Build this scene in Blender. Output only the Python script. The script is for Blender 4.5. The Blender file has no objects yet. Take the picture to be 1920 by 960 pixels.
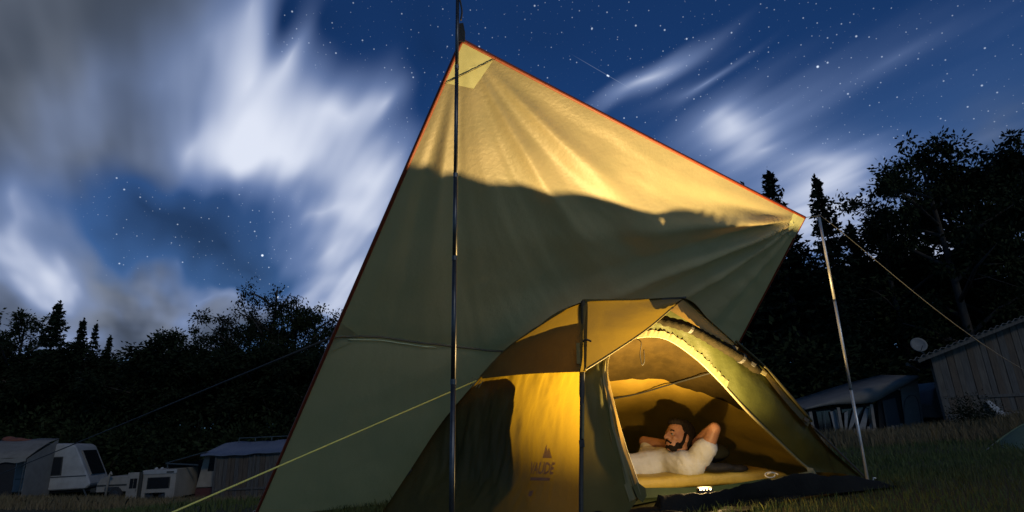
import bpy, bmesh, math, random
import numpy as np
from mathutils import Vector, Matrix, noise as mnoise
sc = bpy.context.scene
C = sc.collection
rad = math.radians

# ------------------------------------------------------------------ camera
PITCH, ROLL, LENS = rad(17), rad(2.5), 20.0
FPX = 1920*LENS/36
CAM = np.array([0, 0, .5])
FW = np.array([0, math.cos(PITCH), math.sin(PITCH)])
_u0 = np.array([0, -math.sin(PITCH), math.cos(PITCH)]); _r0 = np.array([1., 0, 0])
RT = _r0*math.cos(ROLL)-_u0*math.sin(ROLL)
UP = _r0*math.sin(ROLL)+_u0*math.cos(ROLL)
cd = bpy.data.cameras.new('camera'); cam = bpy.data.objects.new('camera', cd); C.objects.link(cam)
cd.lens = LENS; cd.sensor_width = 36; cd.clip_start = .02; cd.clip_end = 3000
cam.matrix_world = Matrix(((RT[0], UP[0], -FW[0], CAM[0]), (RT[1], UP[1], -FW[1], CAM[1]), (RT[2], UP[2], -FW[2], CAM[2]), (0, 0, 0, 1)))
sc.camera = cam
def ray(x, y): return FW+RT*(x-960)/FPX+UP*(480-y)/FPX
def at(x, y, Y):
    d = ray(x, y); return CAM+d*(Y/d[1])
def H(x, y):
    sp = math.log1p(math.exp(min(30, (y-6)*1.2)))/1.2
    sp = min(sp, 24)
    w = 1/(1+math.exp(max(-40, min(40, (x-.5)/1.6))))
    far = min(max(0, -x-8), 16)
    r = math.exp(-(max(0, abs(x)-40)/40)**2)
    return (.022*max(x, -6) if x < 0 else .008*min(x, 40))*r-.098*sp*w-.022*sp*(1-w)+.05*far+.36*math.exp(-((x-15)**2+(y-16)**2)/20)
def gnd(x, y, dz=0):
    d = ray(x, y); t = .5
    while t < 200:
        P = CAM+d*t
        if P[2] < H(P[0], P[1])+dz: return P
        t *= 1.002
    return CAM+d*t
def onground(P, dz=0): return np.array([P[0], P[1], H(P[0], P[1])+dz])

# ------------------------------------------------------------------ render settings
sc.view_settings.view_transform = 'Standard'; sc.view_settings.look = 'None'
sc.view_settings.exposure = 0; sc.view_settings.gamma = 1
sc.render.engine = 'CYCLES'
sc.cycles.use_denoising = True
sc.cycles.max_bounces = 8; sc.cycles.transmission_bounces = 4; sc.cycles.transparent_max_bounces = 6
sc.cycles.sample_clamp_indirect = 4

# ------------------------------------------------------------------ night sky
world = bpy.data.worlds.new('World'); sc.world = world; world.use_nodes = True
NT = world.node_tree; NT.nodes.clear()
class X:
    """a scalar socket with arithmetic, to write node trees as formulas"""
    def __init__(s, k): s.k = k
    def __add__(a, b): return M('ADD', a, b)
    __radd__ = __add__
    def __sub__(a, b): return M('SUBTRACT', a, b)
    def __rsub__(a, b): return M('SUBTRACT', b, a)
    def __mul__(a, b): return M('MULTIPLY', a, b)
    __rmul__ = __mul__
    def __truediv__(a, b): return M('DIVIDE', a, b)
    def __pow__(a, b): return M('POWER', a, b)
TREE = NT
def plug(v, sock):
    if isinstance(v, X): TREE.links.new(v.k, sock)
    elif hasattr(v, 'is_output'): TREE.links.new(v, sock)
    else: sock.default_value = v
def M(op, a, b=None, c=None, clamp=False):
    n = TREE.nodes.new('ShaderNodeMath'); n.operation = op; n.use_clamp = clamp
    plug(a, n.inputs[0])
    if b is not None: plug(b, n.inputs[1])
    if c is not None: plug(c, n.inputs[2])
    return X(n.outputs[0])
def VM(op, a, b=None, scale=None):
    n = TREE.nodes.new('ShaderNodeVectorMath'); n.operation = op
    plug(a, n.inputs[0])
    if b is not None: plug(b, n.inputs[1])
    if scale is not None: plug(scale, n.inputs['Scale'])
    return n.outputs['Value'] if op in ('DOT_PRODUCT', 'LENGTH') else n.outputs['Vector']
def dot(v, c): return X(VM('DOT_PRODUCT', v, tuple(c)))
def comb(x, y, z=0.):
    n = TREE.nodes.new('ShaderNodeCombineXYZ'); plug(x, n.inputs[0]); plug(y, n.inputs[1]); plug(z, n.inputs[2]); return n.outputs[0]
def noise_tex(vec, scale, detail=4, rough=.5, out='Fac', dist=0., dim='3D'):
    n = TREE.nodes.new('ShaderNodeTexNoise'); n.noise_dimensions = dim; n.inputs['Scale'].default_value = scale
    n.inputs['Detail'].default_value = detail; n.inputs['Roughness'].default_value = rough; n.inputs['Distortion'].default_value = dist
    plug(vec, n.inputs['Vector'])
    return X(n.outputs['Fac']) if out == 'Fac' else n.outputs['Color']
def mixc(f, a, b):
    n = TREE.nodes.new('ShaderNodeMix'); n.data_type = 'RGBA'; n.clamp_factor = True
    plug(f, n.inputs[0])
    for v, s in ((a, n.inputs[6]), (b, n.inputs[7])):
        if isinstance(v, tuple): s.default_value = (*v, 1)
        else: TREE.links.new(v.k if isinstance(v, X) else v, s)
    return n.outputs[2]
def smooth(x, a, b):
    n = TREE.nodes.new('ShaderNodeMapRange'); n.interpolation_type = 'SMOOTHSTEP'
    plug(x, n.inputs[0]); n.inputs[1].default_value = a; n.inputs[2].default_value = b
    return X(n.outputs[0])
tc = NT.nodes.new('ShaderNodeTexCoord')
DIR = VM('NORMALIZE', tc.outputs['Generated'])
dx, dy, dz_ = dot(DIR, (1, 0, 0)), dot(DIR, (0, 1, 0)), dot(DIR, (0, 0, 1))
# cloud sheet coordinates: a flat layer drifting along one bearing, so that all streaks run to one point of the horizon
WB = rad(-31)
inv = M('MAXIMUM', dz_, .02)+.12
px_, py_ = dx/inv, dy/inv
along = px_*math.sin(WB)+py_*math.cos(WB)
across = px_*math.cos(WB)-py_*math.sin(WB)
streak = noise_tex(comb(along*.38+3.1, across*1.7), 2.1, 3, .5, dim='2D')
streak2 = noise_tex(comb(along*.22+7.7, across*2.6), 3.2, 2, .5, dim='2D')
billow = noise_tex(comb(along*.7+1.3, across*1.1), 1.1, 4, .55, dim='2D')
wcol = noise_tex(comb(along*.35+5., across*1.3), 1.5, 3, .55, 'Color', dim='2D')
DIRW = VM('ADD', DIR, VM('SCALE', VM('SUBTRACT', wcol, (.5, .5, .5)), scale=.22))
def tangent(az, el, ang):
    a, e = rad(az), rad(el)
    c = np.array([math.sin(a)*math.cos(e), math.cos(a)*math.cos(e), math.sin(e)])
    ea = np.array([math.cos(a), -math.sin(a), 0]); no = np.cross(ea, c)
    g = rad(ang)
    return c, ea*math.cos(g)+no*math.sin(g), -ea*math.sin(g)+no*math.cos(g)
def blob(az, el, sa, sb, ang, amp):
    """a soft patch of cloud at a bearing and a height above the horizon (all in degrees)"""
    c, ea, no = tangent(az, el, ang)
    m = TREE.nodes.new('ShaderNodeMapping'); m.vector_type = 'TEXTURE'
    m.inputs['Rotation'].default_value = Matrix(np.array([ea, no, -c if np.dot(np.cross(ea, no), c) < 0 else c]).T.tolist()).to_euler()
    m.inputs['Scale'].default_value = (2.9*math.sin(rad(sa)), 2.9*math.sin(rad(sb)), 1e6)
    TREE.links.new(DIRW, m.inputs['Vector'])
    g = TREE.nodes.new('ShaderNodeTexGradient'); g.gradient_type = 'QUADRATIC_SPHERE'
    TREE.links.new(m.outputs[0], g.inputs[0])
    return X(g.outputs['Fac']), amp
def field(L):
    s = None
    for l in L:
        g, amp = blob(*l); s = g*amp if s is None else M('MULTIPLY_ADD', g, amp, s)
    return s
#          bearing elev  size along, across, tilt, amount
BRIGHT = [(-19.4, 31.2, 6.0, 2.2, 39, 0.75), (-14.9, 33.1, 3.0, 1.4, 44, 0.35), (-27.3, 31.2, 7.1, 3.8, 55, 0.55), (-32.5, 33.7, 6.7, 4.0, 50, 0.42), (-23.7, 26.0, 7.4, 2.0, 21, 0.40), (-15.2, 26.4, 4.6, 2.1, 19, 0.55), (-14.5, 21.8, 4.2, 2.6, 33, 0.45), (-19.2, 20.0, 6.6, 4.6, 30, 0.40), (-15.3, 15.0, 4.2, 4.2, 32, 0.45), (-43.2, 17.5, 2.0, 4.4, 2, 0.55), (-42.9, 12.7, 2.0, 2.4, 8, 0.45), (-32.9, 14.1, 2.5, 1.0, -36, 0.55), (-28.5, 11.7, 2.8, 0.8, -16, 0.35), (-21.1, 11.3, 6.5, 2.0, 7, 0.55), (-14.7, 11.9, 3.1, 3.1, 1, 0.50), (-19.9, 23.0, 4.6, 1.0, 14, 0.30), (16.5, 30.9, 4.8, 0.7, 28, 0.85), (20.1, 30.2, 3.5, 0.4, 25, 0.55), (26.4, 24.6, 5.3, 1.7, -14, 0.55), (32.3, 21.7, 6.9, 1.4, -10, 0.50), (22.2, 27.0, 4.0, 2.0, 8, 0.35), (37.1, 28.9, 5.2, 1.3, 19, 0.22), (43.9, 26.6, 4.4, 2.0, 13, 0.20), (30.3, 27.0, 5.6, 2.3, 16, 0.20), (26.6, 28.0, 7.2, 1.2, 17, 0.20), (37.9, 12.5, 9.5, 4.7, -13, 0.80), (27.4, 17.0, 5.8, 2.9, -11, 0.55), (31.3, 18.6, 5.6, 1.9, -14, 0.40), (-30.1, 7.2, 12.0, 1.2, 1, 0.40), (-40.7, 8.0, 2.9, 1.1, 4, 0.60), (-22.4, 34.8, 5.3, 0.7, 64, 0.35), (-27.4, 36.6, 4.1, 1.8, 69, 0.25), (-40.8, 27.4, 5.0, 2.5, 59, 0.25), (-33.0, 24.0, 6.0, 2.7, 49, 0.35), (-37.0, 28.5, 6.5, 3.5, 52, 0.30), (-40.2, 15.2, 2.5, 2.5, -27, 0.25), (-28.8, 23.4, 5.7, 1.9, 31, 0.35), (-36.4, 11.7, 4.8, 1.3, -24, 0.30), (-12.4, 25.0, 2.1, 3.1, 3, 0.35)]
GREY = [(-44.7, 30.3, 8.3, 5.1, 24, 1.00), (-38.7, 33.2, 6.3, 3.8, 32, 0.75), (-43.6, 23.2, 5.3, 3.6, 17, 0.80), (-38.6, 25.9, 4.3, 2.6, 48, 0.50), (-40.6, 9.7, 7.0, 3.3, -14, 1.10), (-35.2, 10.5, 5.7, 2.7, -29, 1.00), (-29.9, 9.3, 6.0, 1.4, 16, 0.90), (-24.7, 9.0, 3.4, 0.9, 12, 0.50), (44.5, 19.2, 2.4, 4.8, -21, 0.30), (-34.0, 22.5, 5.4, 1.8, 39, 0.40), (-42.1, 12.8, 2.4, 2.4, 8, 0.50)]
CLEAR = [(-29.5, 17.8, 4.0, 2.3, -10, 0.95), (-36.3, 18.9, 2.7, 1.3, -20, 0.70), (-33.3, 17.1, 3.7, 1.4, -26, 0.60), (-23.4, 36.9, 2.4, 0.8, 68, 0.55), (-18.7, 38.5, 2.4, 1.6, 59, 0.35), (-25.2, 15.5, 2.0, 1.5, 4, 0.50), (-9.0, 37.5, 2.5, 3.0, 3, 0.40), (3.7, 38.3, 5.0, 3.0, -5, 0.20), (-26.3, 12.5, 1.5, 0.6, -18, 0.40), (-10.2, 31.7, 0.8, 3.1, 3, 0.15)]
bright = field(BRIGHT); grey = field(GREY); clear = field(CLEAR)
bright = bright*(.45+streak*1.1)+(streak2-.5)*.22+(billow-.5)*.25
bright = M('MAXIMUM', bright-clear*.9, 0.)
grey = grey*(.5+billow*1.0)-clear
sky = NT.nodes.new('ShaderNodeTexSky'); sky.sky_type = 'NISHITA'; sky.sun_disc = False
MOON_EL, MOON_AZ = rad(34), rad(150)
sky.sun_elevation = MOON_EL; sky.sun_rotation = MOON_AZ
# moonlit air is deeper blue to the camera than daylight air: tint the same sky
base = VM('MULTIPLY', sky.outputs[0], (.0075, .0205, .043))
lowglow = smooth(dz_, .55, .05)
base = VM('ADD', base, VM('SCALE', comb(.060, .10, .17), scale=lowglow))
depth = smooth(noise_tex(comb(along*.6+11., across*.9), .9, 1, dim='2D'), .3, .7)
base = VM('SCALE', base, scale=(.75+depth*.45)*M('MAXIMUM', 1.-clear*.5, .45))
greyc = mixc(smooth(billow*.6+streak*.9, .5, 1.0), (.056, .072, .104), (.19, .22, .285))
col = mixc(smooth(grey, .03, .8), base, greyc)
brightc = mixc(smooth(bright, .5, 1.25), (.20, .28, .50), (.74, .79, .92))
col = mixc(smooth(bright, .04, .95), col, brightc)
# stars
sx, sy = dx/(1.0+dz_), dy/(1.0+dz_)
def stars(scale, size, power, gain):
    n = NT.nodes.new('ShaderNodeTexVoronoi'); n.voronoi_dimensions = '2D'; n.inputs['Scale'].default_value = scale
    n.inputs['Randomness'].default_value = 1
    plug(comb(sx+.013*scale, sy, 0.), n.inputs['Vector'])
    rnd = X(VM('DOT_PRODUCT', n.outputs['Color'], (1, 0, 0)))**power
    d = X(n.outputs['Distance'])/(scale*size*.5*(.6+rnd*.9))
    return M('MAXIMUM', 1.-d, 0.)*(rnd*gain+.02*gain)
st = stars(24, .0024, 9., 2.0)+stars(70, .0016, 7., .75)+stars(150, .0012, 6., .5)
st = st*smooth(bright+grey*1.2, .85, .15)*smooth(dz_, .0, .15)
# one faint satellite track with a bright star beside it
def track(p, q, w, gain):
    p = ray(*p); q = ray(*q); p = p/np.linalg.norm(p); q = q/np.linalg.norm(q)
    n_ = np.cross(p, q); n_ /= np.linalg.norm(n_); m = (p+q); m /= np.linalg.norm(m); t = np.cross(n_, m)
    half = float(abs(np.dot(q, t)))
    d = M('ABSOLUTE', dot(DIR, n_/w)); l = M('ABSOLUTE', dot(DIR, t/half))
    return M('MAXIMUM', 1.-d, 0.)*smooth(l, 1., .3)*gain
st = st+track((1065, 98), (1192, 172), .0007, .13)+track((1137, 140), (1143, 144), .0016, 1.4)
col = VM('ADD', col, VM('SCALE', comb(.80, .90, 1.0), scale=st))
bg = NT.nodes.new('ShaderNodeBackground'); bg.inputs[1].default_value = 1.0
wo = NT.nodes.new('ShaderNodeOutputWorld')
world.cycles.sampling_method = 'MANUAL'; world.cycles.sample_map_resolution = 256
NT.links.new(col, bg.inputs[0]); NT.links.new(bg.outputs[0], wo.inputs[0])
# the moon, behind the camera and mostly veiled by cloud
ml = bpy.data.lights.new('moon', 'SUN'); ml.energy = .42; ml.angle = rad(8); ml.color = (1.0, .93, .82)
mo = bpy.data.objects.new('moon', ml); C.objects.link(mo)
md = Vector((math.sin(MOON_AZ)*math.cos(MOON_EL), math.cos(MOON_AZ)*math.cos(MOON_EL), math.sin(MOON_EL)))
mo.rotation_euler = md.to_track_quat('Z', 'Y').to_euler(); mo.location = md*50

# ------------------------------------------------------------------ helpers
rng = random.Random(4)
def tag(o, label=None, cat=None, group=None, kind=None):
    if label: o['label'] = label
    if cat: o['category'] = cat
    if group: o['group'] = group
    if kind: o['kind'] = kind
    return o
def thing(name, label, cat, loc=(0, 0, 0), rz=0, group=None):
    o = bpy.data.objects.new(name, None); C.objects.link(o); o.empty_display_size = .1
    o.location = tuple(float(v) for v in loc); o.rotation_euler = (0, 0, rz)
    return tag(o, label, cat, group)
def copy_tree(o, parent=None):
    c = o.copy(); C.objects.link(c); c.parent = parent
    for ch in list(o.children): copy_tree(ch, c)
    return c
class MB:
    def __init__(s): s.v = []; s.f = []
    def add(s, vs, fs):
        n = len(s.v); s.v += [tuple(float(a) for a in v) for v in vs]; s.f += [tuple(i+n for i in f) for f in fs]; return s
    def box(s, x0, x1, y0, y1, z0, z1, rot=None):
        vs = [(x, y, z) for z in (z0, z1) for y in (y0, y1) for x in (x0, x1)]
        if rot is not None: vs = [rot(v) for v in vs]
        return s.add(vs, [(0, 2, 3, 1), (4, 5, 7, 6), (0, 1, 5, 4), (2, 6, 7, 3), (0, 4, 6, 2), (1, 3, 7, 5)])
    def bar(s, p, q, w, h=None, up=(0, 0, 1)):
        """a straight square bar between two points"""
        h = h or w; p = np.array(p, float); q = np.array(q, float); d = q-p; d /= np.linalg.norm(d)
        u = np.array(up, float)
        if abs(np.dot(u, d)) > .95: u = np.array([0, 1., 0])
        a = np.cross(d, u); a /= np.linalg.norm(a); b = np.cross(a, d)
        vs = [c+a*i*w/2+b*j*h/2 for c in (p, q) for j in (-1, 1) for i in (-1, 1)]
        return s.add(vs, [(0, 1, 3, 2), (4, 6, 7, 5), (0, 4, 5, 1), (2, 3, 7, 6), (0, 2, 6, 4), (1, 5, 7, 3)])
    def tube(s, path, r, n=8, caps=True):
        P = [np.array(p, float) for p in path]; m = len(P)
        rs = r if hasattr(r, '__len__') else [r]*m
        vs = []; ref = None
        for i in range(m):
            t = P[min(i+1, m-1)]-P[max(i-1, 0)]; t /= (np.linalg.norm(t)+1e-9)
            if ref is None:
                ref = np.array([0, 0, 1.]) if abs(t[2]) < .9 else np.array([1., 0, 0])
            a = ref-t*np.dot(ref, t); a /= (np.linalg.norm(a)+1e-9); b = np.cross(t, a); ref = a
            for k in range(n):
                an = 2*math.pi*k/n; vs.append(P[i]+(a*math.cos(an)+b*math.sin(an))*rs[i])
        fs = [(i*n+k, i*n+(k+1) % n, (i+1)*n+(k+1) % n, (i+1)*n+k) for i in range(m-1) for k in range(n)]
        if caps: fs += [tuple(range(n-1, -1, -1)), tuple((m-1)*n+k for k in range(n))]
        return s.add(vs, fs)
    def grid(s, G):
        nu, nv = G.shape[:2]
        return s.add(G.reshape(-1, 3), [(i*nv+j, i*nv+j+1, (i+1)*nv+j+1, (i+1)*nv+j) for i in range(nu-1) for j in range(nv-1)])
    def prism(s, poly, y0, y1, axis='y'):
        """polygon in x,z pushed along y"""
        n = len(poly)
        vs = [(x, y0, z) for x, z in poly]+[(x, y1, z) for x, z in poly]
        if axis == 'x': vs = [(y, x, z) for x, y, z in vs]
        return s.add(vs, [tuple(range(n)), tuple(range(2*n-1, n-1, -1))]+[(i, i+n, (i+1) % n+n, (i+1) % n) for i in range(n)])
    def disc(s, c, r, nrm, n=20, depth=0., rings=3):
        nrm = np.array(nrm, float); nrm /= np.linalg.norm(nrm)
        a = np.cross(nrm, (0, 0, 1.) if abs(nrm[2]) < .9 else (1., 0, 0)); a /= np.linalg.norm(a); b = np.cross(nrm, a)
        vs = [np.array(c)-nrm*depth]; fs = []
        for k in range(1, rings+1):
            q = k/rings
            vs += [np.array(c)+(a*math.cos(2*math.pi*i/n)+b*math.sin(2*math.pi*i/n))*r*q-nrm*depth*(1-q*q) for i in range(n)]
        for i in range(n): fs.append((0, 1+i, 1+(i+1) % n))
        for k in range(rings-1):
            for i in range(n): fs.append((1+k*n+i, 1+(k+1)*n+i, 1+(k+1)*n+(i+1) % n, 1+k*n+(i+1) % n))
        return s.add(vs, fs)
    def build(s, name, mat, parent=None, org=(0, 0, 0), smooth=False, bevel=0, solid=0):
        me = bpy.data.meshes.new(name)
        o3 = tuple(org)
        me.from_pydata([(v[0]-o3[0], v[1]-o3[1], v[2]-o3[2]) for v in s.v], [], s.f); me.update()
        bm = bmesh.new(); bm.from_mesh(me); bmesh.ops.recalc_face_normals(bm, faces=bm.faces)
        if bevel: bmesh.ops.bevel(bm, geom=bm.edges[:], offset=bevel, segments=1, affect='EDGES', clamp_overlap=True)
        bm.to_mesh(me); bm.free()
        if smooth:
            me.polygons.foreach_set('use_smooth', [True]*len(me.polygons))
        o = bpy.data.objects.new(name, me); C.objects.link(o)
        if mat: me.materials.append(mat)
        if parent: o.parent = parent
        elif any(o3): o.location = tuple(float(v) for v in o3)
        if solid:
            m = o.modifiers.new('thickness', 'SOLIDIFY'); m.thickness = solid; m.offset = 0
        return o
def crom(P, n):
    """smooth curve through points, n samples"""
    P = np.array(P, float); m = len(P)
    if m == 2: return np.array([P[0]+(P[1]-P[0])*t for t in np.linspace(0, 1, n)])
    E = np.vstack([2*P[0]-P[1], P, 2*P[-1]-P[-2]]); out = []
    for t in np.linspace(0, m-1, n):
        i = min(int(t), m-2); u = t-i
        p0, p1, p2, p3 = E[i], E[i+1], E[i+2], E[i+3]
        out.append(.5*(2*p1+(p2-p0)*u+(2*p0-5*p1+4*p2-p3)*u*u+(3*p1-p0-3*p2+p3)*u**3))
    return np.array(out)
def loft(rows, nu, nv):
    R_ = [crom(r, nv) for r in rows]
    return np.array([crom([r[j] for r in R_], nu) for j in range(nv)]).transpose(1, 0, 2)
def normals(G):
    du = np.gradient(G, axis=0); dv = np.gradient(G, axis=1); n = np.cross(du, dv)
    return n/(np.linalg.norm(n, axis=2, keepdims=True)+1e-9)
def wrinkle(G, amp, scale, stretch=(1, 1, 1), pin=True, seed=0):
    N = normals(G); nu, nv = G.shape[:2]; out = G.copy()
    for i in range(nu):
        for j in range(nv):
            p = G[i, j]
            w = mnoise.fractal(Vector((p[0]*scale*stretch[0]+seed, p[1]*scale*stretch[1], p[2]*scale*stretch[2])), 1.0, 2.0, 3)
            k = 1.
            if pin: k = min(1., 6*min(i, nu-1-i)/nu, 6*min(j, nv-1-j)/nv)
            out[i, j] = p+N[i, j]*amp*w*k
    return out
def sample(G, u, v):
    nu, nv = G.shape[:2]; a = min(max(u, 0), .99999)*(nu-1); b = min(max(v, 0), .99999)*(nv-1); i, j = int(a), int(b); a -= i; b -= j
    return (G[i, j]*(1-a)+G[i+1, j]*a)*(1-b)+(G[i, j+1]*(1-a)+G[i+1, j+1]*a)*b
def on_grid(G, px, py):
    """the point of a surface seen along a line of sight"""
    d = ray(px, py); d = d/np.linalg.norm(d); V = G.reshape(-1, 3)-CAM
    perp = V-(V@d)[:, None]*d; k = np.argmin((perp**2).sum(1)); return G.reshape(-1, 3)[k]

# ------------------------------------------------------------------ materials
MATS = {}
def mat(name, col, rough=.6, col2=None, scale=8., bump=0., bscale=40., metal=0., spec=.5, trans=None, tfac=.4, stretch=(1, 1, 1), emit=None, estr=0., detail=4, sheen=0):
    global TREE
    if name in MATS: return MATS[name]
    m = bpy.data.materials.new(name); m.use_nodes = True; t = m.node_tree; TREE = t
    b = t.nodes['Principled BSDF']; out = t.nodes['Material Output']
    b.inputs['Roughness'].default_value = rough; b.inputs['Metallic'].default_value = metal
    b.inputs['Specular IOR Level'].default_value = spec
    b.inputs['Base Color'].default_value = (*col, 1)
    g = t.nodes.new('ShaderNodeTexCoord').outputs['Object']
    mp = t.nodes.new('ShaderNodeMapping'); mp.inputs['Scale'].default_value = stretch; t.links.new(g, mp.inputs[0]); vec = mp.outputs[0]
    if col2:
        n = noise_tex(vec, scale, detail, .6)
        t.links.new(mixc(smooth(n, .3, .7), col, col2), b.inputs['Base Color'])
    if bump:
        n2 = noise_tex(vec, bscale, 5, .6)
        bn = t.nodes.new('ShaderNodeBump'); bn.inputs['Strength'].default_value = bump; bn.inputs['Distance'].default_value = .02
        t.links.new(n2.k, bn.inputs['Height']); t.links.new(bn.outputs[0], b.inputs['Normal'])
    if emit:
        b.inputs['Emission Color'].default_value = (*emit, 1); b.inputs['Emission Strength'].default_value = estr
    if trans:
        tr = t.nodes.new('ShaderNodeBsdfTranslucent'); tr.inputs[0].default_value = (*trans, 1)
        if bump: t.links.new(bn.outputs[0], tr.inputs['Normal'])
        mx = t.nodes.new('ShaderNodeMixShader'); mx.inputs[0].default_value = tfac
        t.links.new(b.outputs[0], mx.inputs[1]); t.links.new(tr.outputs[0], mx.inputs[2]); t.links.new(mx.outputs[0], out.inputs[0])
    MATS[name] = m
    return m
m_tarp = mat('tarp_cloth', (.50, .45, .28), .45, (.44, .41, .25), 3, .16, 38, spec=.35, trans=(.96, .70, .19), tfac=.46)
m_patch = mat('tarp_patch', (.50, .54, .30), .6, (.44, .48, .26), 20)
m_red = mat('red_webbing', (.26, .045, .013), .6, (.20, .034, .01), 60)
m_fly = mat('fly_cloth', (.08, .072, .024), .5, (.062, .057, .02), 5, .2, 28, spec=.3, trans=(.38, .265, .02), tfac=.30)
m_flap = mat('flap_cloth', (.085, .080, .018), .55, (.066, .064, .014), 6, .06, 30, spec=.2, trans=(.14, .11, .015), tfac=.18)
m_wing = mat('wing_cloth', (.24, .17, .045), .5, (.2, .14, .035), 6, .1, 30, trans=(.4, .26, .05), tfac=.25)
m_green = mat('shaded_green_cloth', (.052, .060, .015), .5, (.040, .048, .012), 5, .16, 30, spec=.25, trans=(.22, .19, .02), tfac=.32)  # green darkened to hold the shade on the front panel's outer face
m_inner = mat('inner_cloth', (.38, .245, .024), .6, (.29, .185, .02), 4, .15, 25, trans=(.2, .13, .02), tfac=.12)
m_bind = mat('door_binding', (.15, .13, .05), .6, (.12, .10, .04), 40)
m_strap = mat('dark_webbing', (.022, .022, .018), .7, (.035, .034, .026), 50)
m_black = mat('black_groundsheet', (.007, .007, .006), .8, (.012, .012, .010), 6, .4, 18, spec=.12)
m_floor = mat('tent_floor', (.020, .038, .012), .6, (.014, .028, .008), 8, spec=.2)
m_alu = mat('aluminium', (.62, .62, .58), .35, (.50, .50, .47), 30, metal=.35)
m_alud = mat('worn_steel', (.13, .13, .125), .45, (.09, .09, .085), 30, metal=.9)
m_rope_y = mat('yellow_cord', (.75, .68, .16), .7, (.62, .55, .12), 200)
m_rope_d = mat('dark_cord', (.030, .030, .028), .8)
m_rope_p = mat('pale_cord', (.12, .125, .11), .8)
m_leaf = mat('leaf', (.024, .032, .012), .7, (.014, .021, .008), .8, spec=.06)
m_leaf2 = mat('dark_leaf', (.014, .021, .009), .7, (.009, .014, .006), .8, spec=.06)
m_needle = mat('needle', (.012, .020, .010), .75, (.008, .014, .007), .8, spec=.06)
m_bark = mat('bark', (.055, .045, .035), .9, (.03, .025, .02), 6, .5, 14, stretch=(3, 3, .6))
m_birch = mat('birch_bark', (.32, .31, .28), .8, (.09, .08, .07), 5, stretch=(1, 1, 3))

# ------------------------------------------------------------------ ground
def axis_steps(a, near, far):
    v = [0.]; s = near
    while v[-1] < far:
        v.append(v[-1]+s); s *= 1.06
    return v
xs_ = axis_steps(0, .12, 420); xs_ = [-v for v in xs_[:0:-1]]+xs_
ys_ = axis_steps(0, .12, 420); ys_ = [-v for v in ys_[:0:-1]]+ys_
G = np.zeros((len(xs_), len(ys_), 3))
for i, x in enumerate(xs_):
    for j, y in enumerate(ys_):
        b = mnoise.fractal(Vector((x*.9, y*.9, 0)), 1, 2, 3)*.018+mnoise.noise(Vector((x*.15, y*.15, 4)))*.05*min(1, max(0, (math.hypot(x, y)-7)/8))
        G[i, j] = (x, y, H(x, y)+b)
m_ground = mat('meadow_soil', (.045, .048, .020), .95, (.060, .048, .024), 1.2, .8, 24, spec=.1, detail=8)
tag(MB().grid(G).build('ground', m_ground, smooth=True), kind='structure')

# ------------------------------------------------------------------ tarp with its two poles and guy lines
A = at(866, 76, 2.42); Bc = at(1509, 408, 4.22); Cc = gnd(476, 972); Dc = onground((1.57, 6.5, 0))
n_ = np.cross(Bc-A, Cc-A); n_ /= np.linalg.norm(n_)
if n_[2] < 0: n_ = -n_
NU, NV = 190, 190
TG = np.zeros((NU, NV, 3))
def fold(th, L):
    return sum(a*math.exp(-((th-c)/w)**2) for c, w, a in L)
fA = [(.17, .03, -.040), (.25, .035, .026), (.33, .03, -.034), (.42, .04, .020), (.56, .05, -.014), (.70, .035, .020), (.80, .03, -.030), (.88, .03, .024), (.08, .04, .014), (.95, .025, -.018)]
fB = [(.12, .04, .020), (.22, .035, -.030), (.32, .03, .028), (.40, .022, -.036), (.47, .022, .034), (.54, .025, -.034), (.62, .03, .024), (.74, .05, -.024), (.86, .04, .014)]
for i in range(NU):
    for j in range(NV):
        u, v = i/(NU-1), j/(NV-1)            # u along the top edge A-B, v down to the ground edge C-D
        p = (A*(1-u)+Bc*u)*(1-v)+(Cc*(1-u)+Dc*u)*v
        # the cloth sags a little and breaks outwards along the centre seam
        sag = -.02*math.sin(math.pi*u)*math.sin(math.pi*v)
        seam = .045*math.exp(-abs(v-.52)/.05)*(1-u)**.5*(1-math.exp(-u*30))
        # folds fan out of the two tied corners
        thA = math.atan2(v+1e-6, u+1e-6)/(math.pi/2); rA = math.hypot(u, v)
        thB = math.atan2(v+1e-6, 1-u+1e-6)/(math.pi/2); rB = math.hypot(1-u, v)
        w = .72*fold(thA, fA)*min(1, rA/.22)*math.exp(-(rA/.62)**2)+fold(thB, fB)*min(1, rB/.16)*math.exp(-(rB/.66)**2)*1.7
        edge = min(1, 25*min(u, 1-u, v, 1-v)+.0)
        q = Vector((u*5, v*5, 1.))
        w2 = mnoise.fractal(q, 1, 2, 3)*.012+mnoise.fractal(Vector((thA*26+rA*2, rA*5.5, 3.)), 1, 2, 3)*.0062*min(1, rA*2.5)
        hang = -.05*math.sin(math.pi*u)*(1-v)**8
        TG[i, j] = p+n_*((sag+seam)+(w+w2)*edge+hang)
tarp = thing('tarp', 'large pale green tarpaulin with orange edging stretched slanting over the tent', 'tarp', onground(Cc))
org = tarp.location
MB().grid(TG).build('canvas', m_tarp, tarp, org, smooth=True)
def edge_band(name, pts, w, mat_, parent, lift=.004, side=None):
    """a folded webbing band round a cloth edge"""
    mb = MB(); mb.tube(pts, w, 6); return mb.build(name, mat_, parent, org, smooth=True)
edge_band('edge_binding', TG[:, 0], .0115, m_red, tarp)
edge_band('edge_binding', TG[0, :], .0115, m_red, tarp)
edge_band('edge_binding', TG[-1, :], .0095, m_red, tarp)
edge_band('edge_binding', TG[:, -1], .0095, m_red, tarp)
seam_path = [sample(TG, u, .52)-n_*.004 for u in np.linspace(.0, 1, 60)]
MB().tube(seam_path, .0075, 6).build('centre_seam', mat('seam_tape', (.14, .12, .075), .7), tarp, org, smooth=True)
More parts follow.
